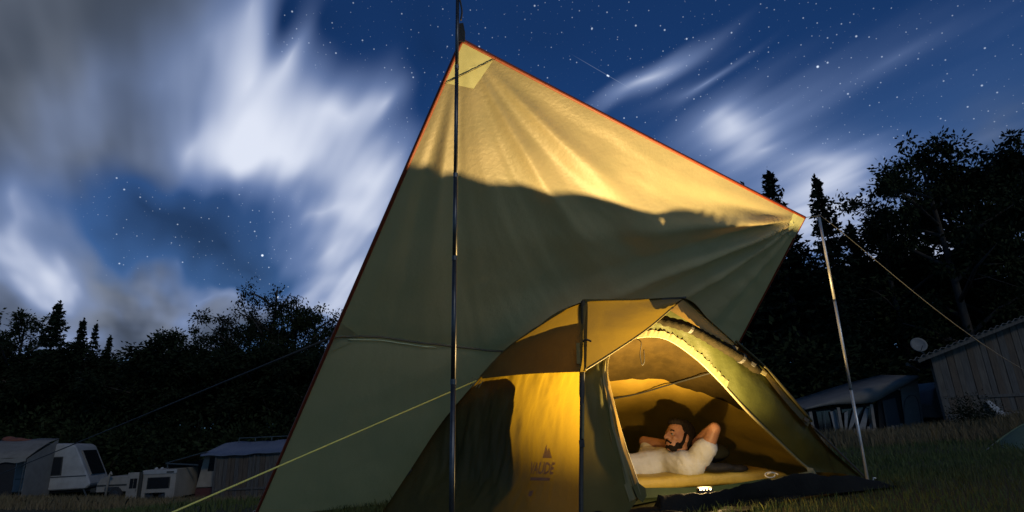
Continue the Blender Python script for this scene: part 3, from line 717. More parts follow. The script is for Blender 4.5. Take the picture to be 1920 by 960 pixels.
parts = [
 ('b', hd(.0, 0, .02), (.098, .077, .112), ax), ('b', hd(-.025, 0, .035), (.092, .080, .090), ax),
 ('b', hd(.045, 0, -.055), (.055, .056, .058), ax), ('b', hd(.068, 0, -.088), (.028, .030, .022), ax),
 ('b', hd(.088, 0, .028), (.014, .050, .012), ax),                                   # brow
 ('l', [hd(.092, 0, .020), hd(.112, 0, -.008), hd(.118, 0, -.022)], [.010, .013, .014]), ('b', hd(.098, .014, -.022), (.012, .010, .009), ax), ('b', hd(.098, -.014, -.022), (.012, .010, .009), ax),
 ('b', hd(.094, 0, -.050), (.010, .024, .007), ax), ('b', hd(.093, 0, -.061), (.010, .021, .008), ax),
 ('b', hd(.060, .045, -.018), (.030, .022, .022), ax), ('b', hd(.060, -.045, -.018), (.030, .022, .022), ax),
 ('b', hd(-.012, .080, -.005), (.020, .009, .034), ax), ('b', hd(-.012, -.080, -.005), (.020, .009, .034), ax),
 ('l', [hd(-.02, 0, -.06), hd(-.02, 0, -.13)*.5+neck*.5, neck], [.058, .056, .066]),
 ('l', [neck, chest, belly, hip], [.075, .085, .08, .10]), ('l', [shL*.75+chest*.25, shR*.75+chest*.25], [.07, .07]),
 ('l', [shL, shL*.5+elL*.5, elL], [.058, .052, .043]), ('l', [elL, elL*.6+haL*.4, haL], [.043, .042, .029]),
 ('l', [shR, shR*.5+elR*.5, elR], [.058, .052, .043]), ('l', [elR, elR*.6+haR*.4, haR], [.043, .042, .029]),
 ('l', [hip+np.array([0, -.08, 0]), kneeL, ankL], [.095, .062, .045]), ('l', [hip+np.array([0, .08, 0]), kneeR, ankR], [.095, .062, .045]),
 ('l', [ankL, ankL+np.array([-.05, -.02, .06]), ankL+np.array([-.03, -.03, .16])], [.042, .042, .032]), ('l', [ankR, ankR+np.array([-.05, .02, .06]), ankR+np.array([-.03, .03, .16])], [.042, .042, .032]),
]+hand(haL, hd(-.11, -.06, -.02), 1)+hand(haR, hd(-.11, .06, -.03), -1)
pbase = np.array([chest[0]-.2, chest[1], H(chest[0], 4.5)+.15])
person = thing('person', 'person in a white T-shirt lying in the tent, hands behind the head, gazing up', 'person', pbase)
po_ = person.location
blobby('body', parts, .0065, m_skin, person, po_, 3)
up2 = np.array([0, 0, .012])
shirt = [('l', [neck*.8+chest*.2, chest, belly, hip+np.array([.06, 0, 0])], [.095, .115, .108, .12]), ('l', [shL*.78+chest*.22, shR*.78+chest*.22], [.10, .10]),
         ('l', [shL*.9+chest*.1, shL*.55+elL*.45], [.088, .076]), ('l', [shR*.9+chest*.1, shR*.55+elR*.45], [.088, .076])]
def crease(v):
    p = v.co; n = mnoise.fractal(Vector((p.x*16+p.z*9, p.y*5, p.z*7-p.x*6)), 1, 2, 2)*.009; return p+v.normal*n
sh = blobby('t_shirt', shirt, .009, m_shirt, person, po_, 4, crease)
legs = [('l', [hip+np.array([.02, 0, 0]), hip+np.array([-.05, 0, 0])], [.145, .14]), ('l', [hip+np.array([0, -.08, 0]), kneeL, ankL+np.array([.05, 0, .005])], [.11, .078, .06]), ('l', [hip+np.array([0, .08, 0]), kneeR, ankR+np.array([.05, 0, .005])], [.11, .078, .06])]
blobby('trousers', legs, .012, m_jean, person, po_, 4)
hairp = [('b', hd(-.038, 0, .055), (.098, .088, .098), ax), ('b', hd(-.062, 0, .005), (.062, .082, .085), ax), ('b', hd(.020, 0, .105), (.075, .066, .034), ax), ('b', hd(.045, 0, .112), (.045, .055, .022), ax)]
blobby('hair', hairp, .006, m_hair, person, po_, 2, lambda v: v.co+v.normal*.004*mnoise.noise(v.co*80))
for s_ in (1, -1):
    MB().tube([hd(.0, .079*s_, .03), hd(.012, .080*s_, -.03), hd(.03, .070*s_, -.07)], [.012, .010, .012], 8).build('sideburn', m_hair, person, po_, smooth=True)
beard = [('b', hd(.052, 0, -.082), (.046, .050, .030), ax), ('b', hd(.030, .046, -.062), (.036, .015, .026), ax), ('b', hd(.030, -.046, -.062), (.036, .015, .026), ax), ('l', [hd(.088, .030, -.058), hd(.102, 0, -.040), hd(.088, -.030, -.058)], [.008, .010, .008])]
blobby('beard', beard, .005, m_hair, person, po_, 2, lambda v: v.co+v.normal*.003*mnoise.noise(v.co*90))
m_eye = mat('eye', (.22, .19, .16), .3)
for s_ in (1, -1):
    mb = MB(); bmx = bmesh.new(); bmesh.ops.create_uvsphere(bmx, u_segments=12, v_segments=8, radius=.0115)
    mb.add([np.array(v.co)+hd(.079, .032*s_, .006) for v in bmx.verts], [tuple(v.index for v in f.verts) for f in bmx.faces]); bmx.free()
    mb.build('eye', m_eye, person, po_, smooth=True)
    MB().disc(hd(.0935, .033*s_, .008), .006, fw, 12, .0, 1).build('iris', mat('iris', (.02, .012, .008), .2), person, po_)
    MB().tube([hd(.093, .014*s_, .026), hd(.094, .032*s_, .033), hd(.082, .054*s_, .028)], [.005, .006, .004], 8).build('eyebrow', m_hair, person, po_, smooth=True)

# ------------------------------------------------------------------ crumpled groundsheet before the door
cor = [gnd(1010, 985), gnd(1215, 935), gnd(1420, 910), gnd(1640, 905)]
near = [gnd(1010, 1060), gnd(1230, 1010), gnd(1400, 962), gnd(1600, 915)]
GS = loft([[onground(np.array([c[0], min(c[1], 3.62+.33*(c[0]-1.0)), 0])) for c in cor], [onground(np.array([c[0], c[1]*.5+.5*min(d[1], 3.6+.33*(d[0]-1.0)), 0])) for c, d in zip(near, cor)], [onground(c) for c in near]], 60, 110)
for i in range(60):
    for j in range(110):
        p = GS[i, j]; e = min(1, 6*min(i, 59-i)/60+.1)*min(1, 8*min(j, 109-j)/110+.05)
        r = abs(mnoise.fractal(Vector((p[0]*3.2, p[1]*6, 1.)), 1, 2, 3)); r2 = mnoise.fractal(Vector((p[0]*2.2, p[1]*3, 5.)), 1, 2, 2)
        hump = .100*math.exp(-((i/59-.20)/.14)**2)*(.92+.25*r2)*(1 if p[0] > .75 else .35)
        GS[i, j, 2] = H(p[0], p[1])+.012+e*(.045*r+.03*max(0, r2)+hump)
tag(MB().grid(GS).build('groundsheet', m_black, None, onground(GS[30, 50]), smooth=True), 'crumpled black groundsheet heaped in front of the tent door', 'groundsheet')
# low green tent at the right edge of the camp

# ------------------------------------------------------------------ green tent at the edge of the meadow
m_gt = mat('faded_green_nylon', (.16, .21, .10), .5, (.11, .15, .06), 6, .15, 20, trans=(.12, .18, .06), tfac=.15)
g0 = gnd(1868, 833); Yg = g0[1]
gt = thing('low_tent', 'low green tent with a sloping ridge at the meadow edge', 'tent', g0); go = gt.location
rd = [g0+np.array([0, 0, .02]), at(1890, 814, Yg+.1), at(1914, 799, Yg+.25), at(1960, 778, Yg+.5), at(2040, 760, Yg+1.0), at(2120, 772, Yg+1.5)]
fr = [g0, onground(gnd(1900, 845)), onground(gnd(1935, 852)), onground(gnd(1990, 858)), onground(gnd(2060, 858)), onground(rd[-1]+np.array([.3, -.6, 0]))]
bk = [g0]+[onground(2*np.array(r)-np.array(f)) for r, f in zip(rd[1:], fr[1:])]
mid1 = [(np.array(a)+np.array(b))/2+np.array([0, 0, -.04]) for a, b in zip(rd, fr)]
MB().grid(wrinkle(loft([fr, mid1, rd], 16, 50), .015, 5)).build('fly', m_gt, gt, go, smooth=True, solid=.006)
MB().grid(loft([rd, bk], 10, 50)).build('fly', m_gt, gt, go, smooth=True)
MB().tube(crom(rd, 40), .016, 8).build('ridge_pole_sleeve', m_gt, gt, go, smooth=True)
rope('guy_rope', 'short guy line pegged out from the low green tent', [g0+np.array([0, 0, .03]), onground(gnd(1842, 850))], .006, m_rope_p)

# ------------------------------------------------------------------ wooden shed with corrugated roof
YS = 16.6
m_board = [mat('weathered_board', (.10, .085, .065), .85, (.055, .046, .036), 5, .4, 18, stretch=(4, 4, .5)), mat('greyed_board', (.085, .078, .066), .85, (.045, .04, .034), 5, .4, 18, stretch=(4, 4, .5)), mat('brown_board', (.085, .062, .04), .85, (.05, .036, .024), 5, .4, 18, stretch=(4, 4, .5))]
m_tin = mat('corrugated_sheet', (.17, .16, .15), .7, (.11, .10, .095), 3, .2, 20)
m_stone = mat('plinth_stone', (.16, .155, .14), .9, (.10, .095, .085), 4, .5, 12)
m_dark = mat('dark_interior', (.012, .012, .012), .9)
sl, sr = at(1755, 700, YS), at(2060, 560, YS)
zb = H(sl[0]+1, YS)-.1
def roof_z(x):
    a, b = at(1752, 658, YS), at(1920, 592, YS); return a[2]+(b[2]-a[2])*(x-a[0])/(b[0]-a[0])
shed = thing('wooden_shed', 'weathered board shed with a sloping corrugated roof on the grass bank', 'shed', (sl[0], YS, zb)); so = shed.location
x = sl[0]; k = 0
mb = MB(); mb.prism([(sl[0]+.03, zb+.05), (sr[0], zb+.05), (sr[0], roof_z(sr[0])-.08), (sl[0]+.03, roof_z(sl[0])-.08)], YS+.05, YS+2.6); mb.v = [(v[0]+(v[1]-YS)*.8, v[1], v[2]) for v in mb.v]; mb.build('inner_blocker', m_dark, shed, so)
zj = at(1850, 742, YS)[2]
while x < sr[0]:
    w = rng.uniform(.17, .25); x1 = min(x+w-.012, sr[0]); y = YS+rng.uniform(-.006, .012)
    zl = zj+.03*rng.uniform(-1, 1)
    MB().prism([(x, zl), (x1, zl), (x1, roof_z(x1)-.06), (x, roof_z(x)-.06)], y, y+.025).build('board', m_board[k % 3], shed, so)
    MB().prism([(x, zb+.36), (x1, zb+.36), (x1, zl-.012), (x, zl-.012)], y-.004, y+.022).build('board', m_board[(k+1+k//3) % 3], shed, so)
    x += w; k += 1
MB().box(sl[0]-.06, sl[0], YS-.03, YS+.07, zb+.2, roof_z(sl[0])-.07).build('corner_post', m_board[1], shed, so)
MB().box(sl[0]+1.0, sr[0], YS-.035, YS-.010, zj-.05, zj+.03).build('rail', m_board[1], shed, so)
x = sl[0]; 
while x < sr[0]:
    w = rng.uniform(.3, .55); MB().box(x+.01, min(x+w, sr[0])-.01, YS-.05-rng.uniform(0, .02), YS+.1, zb-.15, zb+.35).build('plinth_stone', m_stone, shed, so, bevel=.02); x += w
xl = at(1701, 668, YS-.4)[0]
RG = np.zeros((14, 260, 3))
for i in range(14):
    for j in range(260):
        x = xl+(sr[0]+.3-xl)*j/259; RG[i, j] = (x+i/13*3.4*.80, YS-.42+i/13*3.4, roof_z(x)+.05+.026*math.sin((x-xl)*2*math.pi/.19))
MB().grid(RG).build('roof_sheet', m_tin, shed, so, smooth=True, solid=.012)
MB().bar((xl+.3, YS-.33, roof_z(xl+.3)-.035), (sr[0], YS-.33, roof_z(sr[0])-.035), .05, .12).build('fascia', m_board[1], shed, so)
MB().bar((xl+.04, YS-.25, roof_z(xl)-.02), (xl+.04+2.4, YS+2.8, roof_z(xl)-.02), .05, .09).build('eaves_beam', m_board[1], shed, so)
# a pale tin leaning at the plinth
lp = at(1884, 782, YS-.3)
lean = MB(); lean.grid(np.array([[lp+np.array([-.10, 0, -.02]), lp+np.array([.10, -.02, -.02])], [lp+np.array([-.16, .14, .22]), lp+np.array([.03, .14, .24])], [lp+np.array([-.22, .24, .44]), lp+np.array([-.10, .24, .45])]]))
tag(lean.build('leaning_board', mat('pale_sheet', (.28, .28, .27), .7), None, onground(lp), solid=.02), 'pale broken board leaning against the shed plinth', 'board')
# satellite dish on the low roof corner
dc = at(1723, 646, YS-.1); dish = thing('satellite_dish', 'round satellite dish mounted at the low corner of the shed roof', 'dish', dc); do = dish.location
MB().disc(dc, .21, (-.25, -.9, .25), 28, .05, 4).build('reflector', mat('dish_paint', (.17, .165, .15), .7, (.12, .115, .105), 5), dish, do, smooth=True, solid=.008)
MB().tube([dc+np.array([.02, .06, 0]), dc+np.array([.06, .12, -.15]), np.array([dc[0]+.10, YS-.1, roof_z(dc[0]+.10)+.03])], .018, 8).build('mast', m_alud, dish, do)
MB().tube([dc+np.array([0, 0, -.2]), dc+np.array([-.06, -.22, -.06])], .008, 6).build('feed_arm', m_alud, dish, do)

# ------------------------------------------------------------------ caravan awning and caravan beyond it
YA = 18.0
m_canvas = mat('grey_canvas', (.20, .18, .15), .85, (.15, .135, .11), 3, .2, 14, trans=(.1, .1, .09), tfac=.1)
m_canvas2 = mat('pale_canvas', (.20, .185, .155), .85, (.16, .145, .12), 3, .2, 14)
m_wood = mat('pale_wood', (.24, .21, .17), .8, (.17, .15, .12), 8, .2, 30)
m_glass = mat('dark_window', (.012, .014, .016), .12, spec=.6)
m_curt = mat('white_curtain', (.24, .24, .23), .9, (.19, .19, .18), 10)
W = lambda px, py, dy=0.: at(px, py, YA+dy)
base_l = W(1512, 835); za = H(W(1620, 800)[0], YA)
awn = thing('awning_tent', 'grey canvas caravan awning with windows and a low white paling', 'awning', (W(1620, 800)[0], YA, za)); ao = awn.location
top = [W(1507, 766), W(1580, 744), W(1650, 722), W(1722, 704)]
low = [W(1507, 769, -.12), W(1560, 759, -.12), W(1632, 755, -.12), W(1670, 737, -.12), W(1722, 711, -.12)]
t1 = crom(top, 40); l1 = crom(low, 40); b1 = t1+np.array([.35, 2.4, .22])
MB().grid(wrinkle(np.array([b1, t1+np.array([.05, .3, .02]), t1, (t1*.5+l1*.5)+np.array([0, -.07, .02]), l1]), .02, 4)).build('roof', m_canvas, awn, ao, smooth=True, solid=.01)
def wallq(name, pts, m_, dy=0., sol=.012):
    P = [W(px, py, dy) for px, py in pts]
    return MB().add(P, [tuple(range(len(P)))]).build(name, m_, awn, ao, solid=sol)
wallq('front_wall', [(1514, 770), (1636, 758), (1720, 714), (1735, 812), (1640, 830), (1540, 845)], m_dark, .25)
wallq('side_panel', [(1687, 724), (1720, 712), (1735, 810), (1700, 818)], m_canvas2)
dl = crom([W(1697, 812, -.03), W(1695, 760, -.03), W(1703, 743, -.03), W(1714, 742, -.03), W(1722, 756, -.03), W(1730, 808, -.03)], 40)
MB().tube(dl, .008, 6).build('door_zip', m_strap, awn, ao)
for a, b in (((1571, 764), (1582, 830)), ((1633, 758), (1643, 826)), ((1519, 772), (1530, 838))):
    MB().bar(W(*a, -.06), W(*b, -.06), .085, .05).build('post', m_wood, awn, ao)
wallq('window', [(1530, 772), (1569, 768), (1578, 815), (1540, 820)], m_glass, .12)
wallq('window', [(1578, 768), (1631, 762), (1639, 808), (1585, 814)], m_glass, .12)
for q in ([(1583, 774), (1590, 770), (1588, 812), (1584, 812)], [(1600, 768), (1616, 766), (1592, 812), (1589, 812)], [(1622, 766), (1630, 764), (1622, 806), (1608, 810)], [(1633, 792), (1636, 806), (1626, 808)], [(1556, 772), (1566, 770), (1574, 800), (1566, 812)]):
    wallq('curtain', q, m_curt, .06)
MB().tube([W(1545, 772, .05), W(1550, 820, .05)], .012, 6).build('tent_pole', m_alud, awn, ao)
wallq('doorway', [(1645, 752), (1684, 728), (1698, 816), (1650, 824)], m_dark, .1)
wallq('door_flap', [(1654, 752), (1678, 746), (1690, 802), (1664, 808)], mat('dark_canvas', (.06, .06, .058), .9), .04)
MB().bar(W(1722, 815, -.05), W(1736, 800, -.05), .05, .04).build('peg_board', m_wood, awn, ao)
fn = thing('picket_fence', 'low white paling of short pickets along the foot of the awning', 'fence', (W(1590, 820)[0], YA-.2, H(W(1590, 820)[0], YA-.2))); fo_ = fn.location
for k, px in enumerate(list(np.linspace(1546, 1630, 11))+[1668, 1676, 1684, 1692]):
    y0 = 836-(px-1546)*.21 if px < 1640 else 822-(px-1660)*.2
    a, b = W(px-1.8, y0-20+rng.uniform(-1.5, 1.5), -.2), W(px+1.2, y0+3, -.2)
    MB().bar(b, a, .078, .02, up=(0, 1, 0)).build('picket', m_wood, fn, fo_)
MB().bar(W(1541, 826, -.17), W(1640, 806, -.17), .03, .05).build('rail', m_wood, fn, fo_)
MB().bar(W(1660, 812, -.17), W(1697, 805, -.17), .03, .05).build('rail', m_wood, fn, fo_)
# caravan behind
m_white = mat('caravan_paint', (.33, .32, .295), .5, (.25, .24, .22), 2, .05, 20)
m_cream = mat('cream_paint', (.28, .245, .195), .55, (.21, .185, .145), 2, .05, 20)
cv = at(1770, 790, 19.4); cz = H(cv[0], 19.4)
car3 = thing('caravan', 'white caravan half hidden between the awning and the wooden shed', 'caravan', (cv[0], 19.4, cz)); c3 = car3.location
zt3 = at(1750, 716, 19.4)[2]; x0 = at(1737, 720, 19.4)[0]
MB().prism([(x0+.08, cz+.3), (x0+4, cz+.3), (x0+4, zt3), (x0+.45, zt3), (x0+.15, zt3-.25), (x0, zt3-.7)], 19.4, 21.4).build('body', m_white, car3, c3, bevel=.03)
MB().prism([(x0+.35, zt3-.42), (x0+1.3, zt3-.42), (x0+1.3, zt3-.95), (x0+.7, zt3-.95)], 19.37, 19.39).build('window', m_glass, car3, c3)
for xx in (x0+1.9, x0+2.8): MB().tube([(xx, 19.45, cz+.28), (xx, 19.62, cz+.28)], .28, 18).build('wheel', m_strap, car3, c3)
fc = bpy.data.curves.new('t', 'FONT'); fc.body = 'TA'; fc.size = .26; fo = bpy.data.objects.new('t', fc); C.objects.link(fo)
me = bpy.data.meshes.new_from_object(fo.evaluated_get(bpy.context.evaluated_depsgraph_get())); p = at(1752, 731, 19.4)
MB().add([(p[0]+v.co.x, 19.368, p[2]+v.co.y) for v in me.vertices], [tuple(q.vertices) for q in me.polygons]).build('lettering', mat('dark_lettering', (.03, .03, .035), .6), car3, c3)
bpy.data.objects.remove(fo); bpy.data.meshes.remove(me)

# ------------------------------------------------------------------ caravans and sheds across the meadow
def rootat(px, Y):
    p = at(px, 940, Y); return np.array([p[0], Y, H(p[0], Y)])
m_tyre = mat('tyre', (.02, .02, .02), .85)
def wheel(parent, x, y, r):
    w = MB().tube([(x, y, r), (x, y+.17, r)], r, 20).build('wheel', m_tyre, parent)
    MB().tube([(x, y-.012, r), (x, y+.01, r)], r*.55, 16).build('rim', m_alud, w)
def window(parent, poly, y, m_frame, sub='pane'):
    cx = sum(p[0] for p in poly)/len(poly); cz = sum(p[1] for p in poly)/len(poly)
    out = [(cx+(p[0]-cx)*1.10, cz+(p[1]-cz)*1.12) for p in poly]
    f = MB().prism(out, y-.018, y+.02).build('window', m_frame, parent, bevel=.008)
    MB().prism(poly, y-.028, y-.012).build('pane', m_glass, f)
# first caravan with awning
k = .0218; Y1 = 24.
r1 = rootat(95, Y1)
car = thing('caravan', 'white caravan with a raked front window beside its grey awning', 'caravan', r1, rad(14))
prof = [(-1.6, .38), (1.25, .38), (1.42, .55), (1.30, .85), (.62, 2.22), (.45, 2.34), (-.6, 2.42), (-1.6, 2.42)]
MB().prism(prof, 0, 2.05).build('body', m_white, car, bevel=.05)
window(car, [(-.72, 1.05), (.18, 1.05), (.14, 1.78), (-.72, 1.78)], -.0, m_strap)
MB().add([(x, y, z) for x, z, y in ((1.275, .98, .35), (1.275, .98, 1.7), (.745, 2.05, 1.7), (.745, 2.05, .35))], [(0, 1, 2, 3)]).build('front_window', m_glass, car, solid=.05)
MB().bar((1.27, .33, .97), (.74, .33, 2.06), .05).build('window_frame', m_canvas2, car); MB().bar((1.27, 1.72, .97), (.74, 1.72, 2.06), .05).build('window_frame', m_canvas2, car)
MB().box(-1.5, 1.2, -.02, -.005, .93, .97).build('trim_strip', m_alud, car)
MB().box(-1.6, 1.5, .4, 1.6, .25, .36).build('chassis', m_strap, car)
MB().bar((1.3, 1.0, .33), (2.4, 1.0, .38), .1).build('drawbar', m_strap, car); MB().tube([(2.2, 1.0, .0), (2.2, 1.0, .5)], .03, 8).build('jockey_wheel', m_alud, car)
MB().bar((1.1, .1, .45), (1.35, .1, 0), .05).build('corner_steady', m_alud, car)
wheel(car, -.9, .05, .3)
r1a = rootat(20, Y1-.8)
aw1 = thing('caravan_awning', 'grey sagging awning attached to the raked white caravan', 'awning', r1a, rad(10))
ra = np.array([[(x, y, z+.02*math.sin(x*5)) for x in np.linspace(-1.4, 1.0, 20)] for y, z in ((-1.1, 1.72), (-.5, 2.05), (.2, 2.36), (.8, 2.50))])
ra[:, :, 0] += np.linspace(-.1, .0, 4)[:, None]
MB().grid(wrinkle(ra, .03, 2.5)).build('roof', m_canvas, aw1, smooth=True, solid=.02)
MB().grid(np.array([[(x, -1.1, 1.72), (x, -1.1, 1.55+.03*math.sin(x*9))] for x in np.linspace(-1.5, .9, 20)])).build('valance', m_canvas2, aw1, solid=.012)
for x in (-1.3, -.3, .85): MB().tube([(x, -1.05, -.05), (x, -1.05, 1.7)], .022, 8).build('pole', m_alud, aw1)
MB().add([(.95, -1.05, 0), (.98, .8, 0), (.98, .8, 2.45), (.92, -1.05, 1.68)], [(0, 1, 2, 3)]).build('side_wall', m_canvas2, aw1, solid=.012)
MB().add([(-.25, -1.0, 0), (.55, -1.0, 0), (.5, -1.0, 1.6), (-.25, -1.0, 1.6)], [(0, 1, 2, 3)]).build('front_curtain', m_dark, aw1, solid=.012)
bd = blobby('bundle', [('b', np.array([-.2, 0, .12]), (.5, .3, .14), E3), ('b', np.array([.25, .1, .08]), (.35, .25, .10), E3), ('b', np.array([-.5, 0, .2]), (.25, .25, .14), E3)], .03, mat('rust_cloth', (.20, .06, .03), .9, (.12, .04, .025), 8, .4, 20), None, (0, 0, 0), 3)
pb = rootat(14, Y1-.2); bd.location = (pb[0], pb[1], r1a[2]+2.36)
tag(bd, 'rust red cloth bundle lying on the grey caravan awning', 'bundle')
# low folding trailer
r2 = rootat(206, 23.)
tr = thing('folding_trailer', 'low cream folding trailer between the raked caravan and the boxy camper', 'trailer', r2)
MB().prism([(-.68, .35), (.85, .35), (.85, .98), (-.35, .98), (-.55, .90), (-.68, .70)], 0, 1.3).build('body', m_cream, tr, bevel=.03)
MB().box(-.66, .84, -.02, -.004, .60, .66).build('trim_strip', m_strap, tr)
MB().box(-.3, .3, -.016, -.004, .40, .56).build('locker_door', m_alud, tr, bevel=.005)
wheel(tr, .2, -.06, .27)
MB().bar((-.68, .6, .36), (-1.3, .6, .38), .08).build('drawbar', m_strap, tr)
MB().tube([(-.06, -.25, 0), (-.02, -.25, 1.05), (.03, -.25, 1.17), (.08, -.25, 1.05)], .045, 8).build('winter_strut', m_cream, tr, smooth=True)
MB().box(-.10, .12, -.32, -.18, .0, .08).build('strut_foot', m_strap, tr)
# boxy camper
r3 = rootat(282, 21.)
cm = thing('camper', 'boxy cream camper with a wide rear window and an open door', 'camper', r3)
MB().prism([(-.42, .12), (-.30, .12), (-.28, .34), (.50, .34), (.52, .12), (.86, .12), (.86, 1.20), (-.42, 1.20)], 0, 1.6).build('body', m_cream, cm, bevel=.02)
MB().box(-.44, .88, -.02, .02, 1.04, 1.19).build('roof_band', m_white, cm, bevel=.01)
window(cm, [(-.18, .52), (.62, .52), (.62, .90), (-.18, .90)], 0., m_strap)
MB().box(.50, .78, -.03, -.021, 1.07, 1.13).build('vent', m_strap, cm)
dr = MB().box(-.92, -.50, -.14, -.08, .02, 1.14).build('door', m_cream, cm, bevel=.012)
for x in (-.80, -.655): MB().box(x, x+.125, -.155, -.142, .56, .92).build('pane', m_glass, dr)
MB().box(-.54, -.52, -.16, -.142, .45, .52).build('handle', m_alud, dr)
MB().box(-.52, -.41, -.06, .3, .05, 1.14).build('door_frame', m_strap, cm)
for x in (-.12, .10): MB().disc((x, .3, 1.24), .06, (0, -.6, .8), 10, .02, 2).build('roof_vent', m_white, cm, solid=.02)
for x in (-.2, .42): wheel(cm, x, .1, .2)
# second caravan with board shed built on
r4 = rootat(430, 22.)
c4 = thing('caravan', 'cream caravan with a dark red skirt built against a board shed', 'caravan', r4)
MB().prism([(-1.42, .62), (1.2, .62), (1.2, 1.95), (-1.10, 1.95), (-1.22, 1.80)], 0, 2.0).build('body', m_cream, c4, bevel=.03)
MB().prism([(-1.46, .05), (1.2, .05), (1.2, .60), (-1.42, .60)], .02, 1.9).build('skirt', mat('dark_red_paint', (.09, .025, .02), .6, (.06, .018, .015), 4), c4)
window(c4, [(-.98, 1.28), (-.52, 1.28), (-.52, 1.78), (-.94, 1.78)], 0., m_strap)
MB().tube([(-.7, -.1, .0), (-.7, -.1, .16)], .05, 10).build('gas_tap', m_white, c4)
s4 = thing('board_shed', 'narrow plank shed with blue sheeting on its roof', 'shed', r4+np.array([.9, -.2, 0]))
x = -1.42
while x < 1.6:
    w = rng.uniform(.13, .2); y = -.35+rng.uniform(-.01, .01)
    MB().box(x, x+w-.012, y, y+.025, .02, 1.86+rng.uniform(-.01, .01)).build('plank', m_board[rng.randrange(3)], s4); x += w
MB().box(-1.40, 1.6, -.32, .1, .02, 1.84).build('inner_blocker', m_dark, s4)
MB().box(-1.42, 1.6, -.385, -.362, .52, .60).build('rail', m_board[1], s4)
MB().box(-1.44, -1.36, -.395, -.30, .0, 1.88).build('corner_post', m_board[1], s4)
MB().box(.1, .17, -.395, -.362, .0, 1.86).build('corner_post', m_board[1], s4)
m_blue = mat('blue_sheeting', (.07, .085, .125), .5, (.10, .115, .15), 5, .4, 12, stretch=(3, 1, 1))
RB = np.array([[(x+(.0 if y < 0 else .1), y, z+.015*math.sin(x*7)+.02*math.sin(x*2.3)) for x in np.linspace(-2.0, 1.7, 50)] for y, z in ((-.50, 1.86), (-.45, 1.93), (.2, 2.10), (1.2, 2.32), (1.9, 2.36))])
MB().grid(wrinkle(RB, .02, 3)).build('blue_sheeting', m_blue, s4, smooth=True, solid=.01)
MB().box(-1.9, 1.6, -.46, .0, 1.875, 1.895).build('roof_edge', m_strap, s4)
MB().bar((-1.3, 1.2, 2.52), (1.7, 1.2, 2.52), .03).build('roof_rail', m_alud, s4)
for x in (-1.3, -.6, .1, .8): MB().bar((x, 1.2, 2.28), (x, 1.2, 2.52), .03).build('rail_post', m_alud, s4)
r5 = rootat(366, 22.4)
a5 = thing('caravan_awning', 'brown canvas awning over the end of the cream caravan', 'awning', r5, rad(-4))
RC = np.array([[(x, y, 1.62+.36*(x+.75)/1.6+.16*(y+1)/2.4-.04*math.sin((y+1)*2)) for y in np.linspace(-1., 1.4, 16)] for x in np.linspace(-.75, .85, 16)])
MB().grid(wrinkle(RC, .02, 3)).build('roof', mat('brown_canvas', (.13, .10, .07), .85, (.10, .075, .05), 4), a5, smooth=True, solid=.015)
MB().bar((-.76, -1.0, 1.61), (.6, -1.0, 1.50), .05).build('edge_pole', m_alud, a5); MB().bar((-.77, -1.02, 1.62), (.85, -1.02, 1.99), .03).build('edge_pole', m_alud, a5)
for y in (-.95, 1.3): MB().tube([(-.72, y, 0), (-.72, y, 1.6+.05*(y > 0))], .025, 8).build('pole', m_alud, a5)
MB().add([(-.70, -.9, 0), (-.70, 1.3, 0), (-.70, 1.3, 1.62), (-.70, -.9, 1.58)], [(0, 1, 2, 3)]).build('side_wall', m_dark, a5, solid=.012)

for t in (car, aw1, tr, cm, c4, s4, a5): t.scale = (.9, .9, .88)
bd.location[2] = r1a[2]+2.36*.88; bd.scale = (.9, .9, .8)

# ------------------------------------------------------------------ trees
def leaf_mesh(name, C_, size, m_, seed, squash=.75, droop=0., aspect=.55):
    """many single leaves: C_ is an array of leaf positions"""
    r = np.random.default_rng(seed); n = len(C_)
    d = r.normal(size=(n, 3)); d[:, 2] = d[:, 2]*squash-droop; d /= np.linalg.norm(d, axis=1)[:, None]
    e = np.cross(d, r.normal(size=(n, 3))); e /= np.linalg.norm(e, axis=1)[:, None]
    s = size*r.uniform(.6, 1.35, (n, 1))
    V = np.stack([C_-d*s*.5, C_+e*s*aspect*.5, C_+d*s*.6, C_-e*s*aspect*.5], 1).reshape(-1, 3)
    me = bpy.data.meshes.new(name)
    me.vertices.add(4*n); me.vertices.foreach_set('co', V.ravel()); me.loops.add(4*n); me.loops.foreach_set('vertex_index', np.arange(4*n))
    me.polygons.add(n); me.polygons.foreach_set('loop_start', np.arange(n)*4); me.update(calc_edges=True); me.validate()
    me.materials.append(m_); return me
def limb_mesh(segs, m_, name='trunk'):
    mb = MB()
    for P, rs, n in segs: mb.tube(P, rs, n)
    me = bpy.data.meshes.new(name); me.from_pydata(mb.v, [], mb.f); me.update(); me.polygons.foreach_set('use_smooth', [True]*len(me.polygons)); me.materials.append(m_); return me
